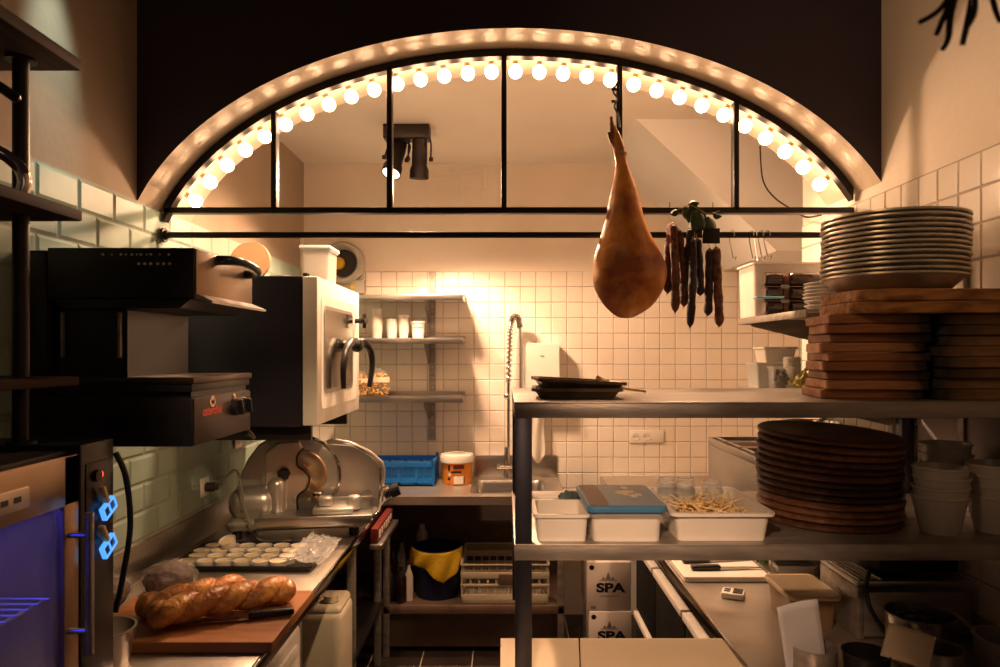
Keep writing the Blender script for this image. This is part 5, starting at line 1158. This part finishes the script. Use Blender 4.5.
# contact grill
cg = thing('contact_grill', 'steel contact grill with ribbed lid on the right worktop', 'grill', (1.12, 2.12, .9005))
b = MB(); b.box(.980, 1.0, 1.98, 2.215, .9008, 1.045, .003); b.box(1.0, 1.30, 1.985, 2.21, .905, 1.03, .004); b.build('base_body', M_steeld, cg)
b = MB(); b.box(.980, 1.30, 1.98, 2.215, 1.046, 1.062, .003)
for i in range(5): b.box(.985+.015*i, .992+.015*i, 1.985, 2.21, 1.062, 1.068, .002)
b.build('top_plate', M_steel, cg)
b = MB(); b.box(1.06, 1.29, 2.02, 2.20, 1.07, 1.13, .01)
for i in range(14): b.box(1.075+.014*i, 1.082+.014*i, 2.018, 2.03, 1.09, 1.12)
b.build('lid', M_soot, cg)
b = MB(); b.tube(curve([(1.03, 2.01, 1.085), (1.0, 1.97, 1.05), (1.0, 1.95, 1.0), (1.04, 1.94, .94), (1.10, 1.93, .91)]), .006, 8); b.build('lead', M_black, cg)
# pots and pans at the lower right corner
def pot(x, y, r, h, label, mt, fill=None, handle=None, name='steel_pot'):
    t = thing(name, label, 'pot', (x, y, .9005), 'steel pots on the right worktop')
    zz = .9008; b = MB(); b.lathe([(0, zz), (r*.90, zz), (r*.95, zz+.008), (r, zz+h-.004), (r*1.04, zz+h-.002), (r*1.04, zz+h), (r*.97, zz+h), (r*.91, zz+.006), (0, zz+.005)], T(x, y, 0), 32); b.build('pot_body', mt, t)
    if fill:
        b = MB(); rq = random.Random(int(x*1000))
        b.cyl(r*.93, zz+h*.5, zz+h*.78, T(x, y, 0), 24)
        for i in range(70):
            a = rq.uniform(0, 6.28); q = r*.86*math.sqrt(rq.random()); b.ball(.008, T(x+q*math.cos(a), y+q*math.sin(a), zz+h*.80+.02*(1-q/r)), 8, 6)
        b.build('contents', fill, t)
    if handle:
        a, L = handle; dx, dy = math.cos(R(a)), math.sin(R(a))
        b = MB(); b.tube(curve([(x+dx*r, y+dy*r, zz+h*.75), (x+dx*(r+.05), y+dy*(r+.05), zz+h*.85), (x+dx*(r+L), y+dy*(r+L), zz+h*.95)]), .008, 10); b.build('handle', M_chrome, t)
pot(1.075, 1.845, .082, .125, 'steel pot of black beans in front of the contact grill', M_steel, M_beans)
pot(1.20, 1.70, .07, .12, 'steel pot with chrome handle at the right edge', M_steeld, None, (100, .09))
pot(.752, 1.735, .054, .085, 'small steel pot holding the grey card', M_steeld)
pot(.862, 1.70, .053, .085, 'small dark pot between the grey card and tan note', M_soot)
pot(1.035, 1.70, .055, .095, 'small steel pot behind the tan note', M_steel)
b = MB(); b.grid(lambda u, v: ((u-.5)*.102, .006*math.sin(PI*u), v*.175), 8, 8); o = b.build('menu_card', M_paper, base=(0, 0, 0)); o.location = (.735, 1.735, .925); o.rotation_euler = (R(6), R(-11), R(3)); md = o.modifiers.new('solid', 'SOLIDIFY'); md.thickness = .004
tag(o, 'folded grey card standing in the small steel pot', 'card')
b = MB(); b.grid(lambda u, v: ((u-.5)*.10, (v-.5)*.09, .004*math.sin(PI*u)), 8, 6); o = b.build('order_note', M_note, base=(0, 0, 0)); o.location = (.948, 1.675, 1.008); o.rotation_euler = (R(40), R(6), R(-38)); md = o.modifiers.new('solid', 'SOLIDIFY'); md.thickness = .002
tag(o, 'tan paper note resting between the small pots', 'note')
# dried branch hanging in the top right foreground
br = thing('dried_branch', 'dark dried branch hanging in the upper right foreground', 'branch', (.36, .60, 2.0))
bd = .60
def bp_(px, py, dy=0): return (wx(px+11, bd), bd+dy, wz(py-6, bd))
for pts, r in (([(960,-60),(952,-20),(938,8),(920,19)], .005), ([(950,-14),(944,5),(940,20),(938,32)], .0055), ([(946,-5),(944,18),(946,38),(944,47)], .0055), ([(975,-60),(968,-10),(966,20),(965,42)], .006), ([(990,-50),(985,-15),(993,5),(1004,18)], .005), ([(930,-40),(940,-10),(952,8)], .005), ([(962,-10),(968,15),(963,30)], .005)):
    b = MB(); c = curve([bp_(x, y, .006*i) for i, (x, y) in enumerate(pts)], 6); b.tube(c, [r*.6*(1-.35*i/len(c)) for i in range(len(c))], 8); b.build('twig', M_twig, br)
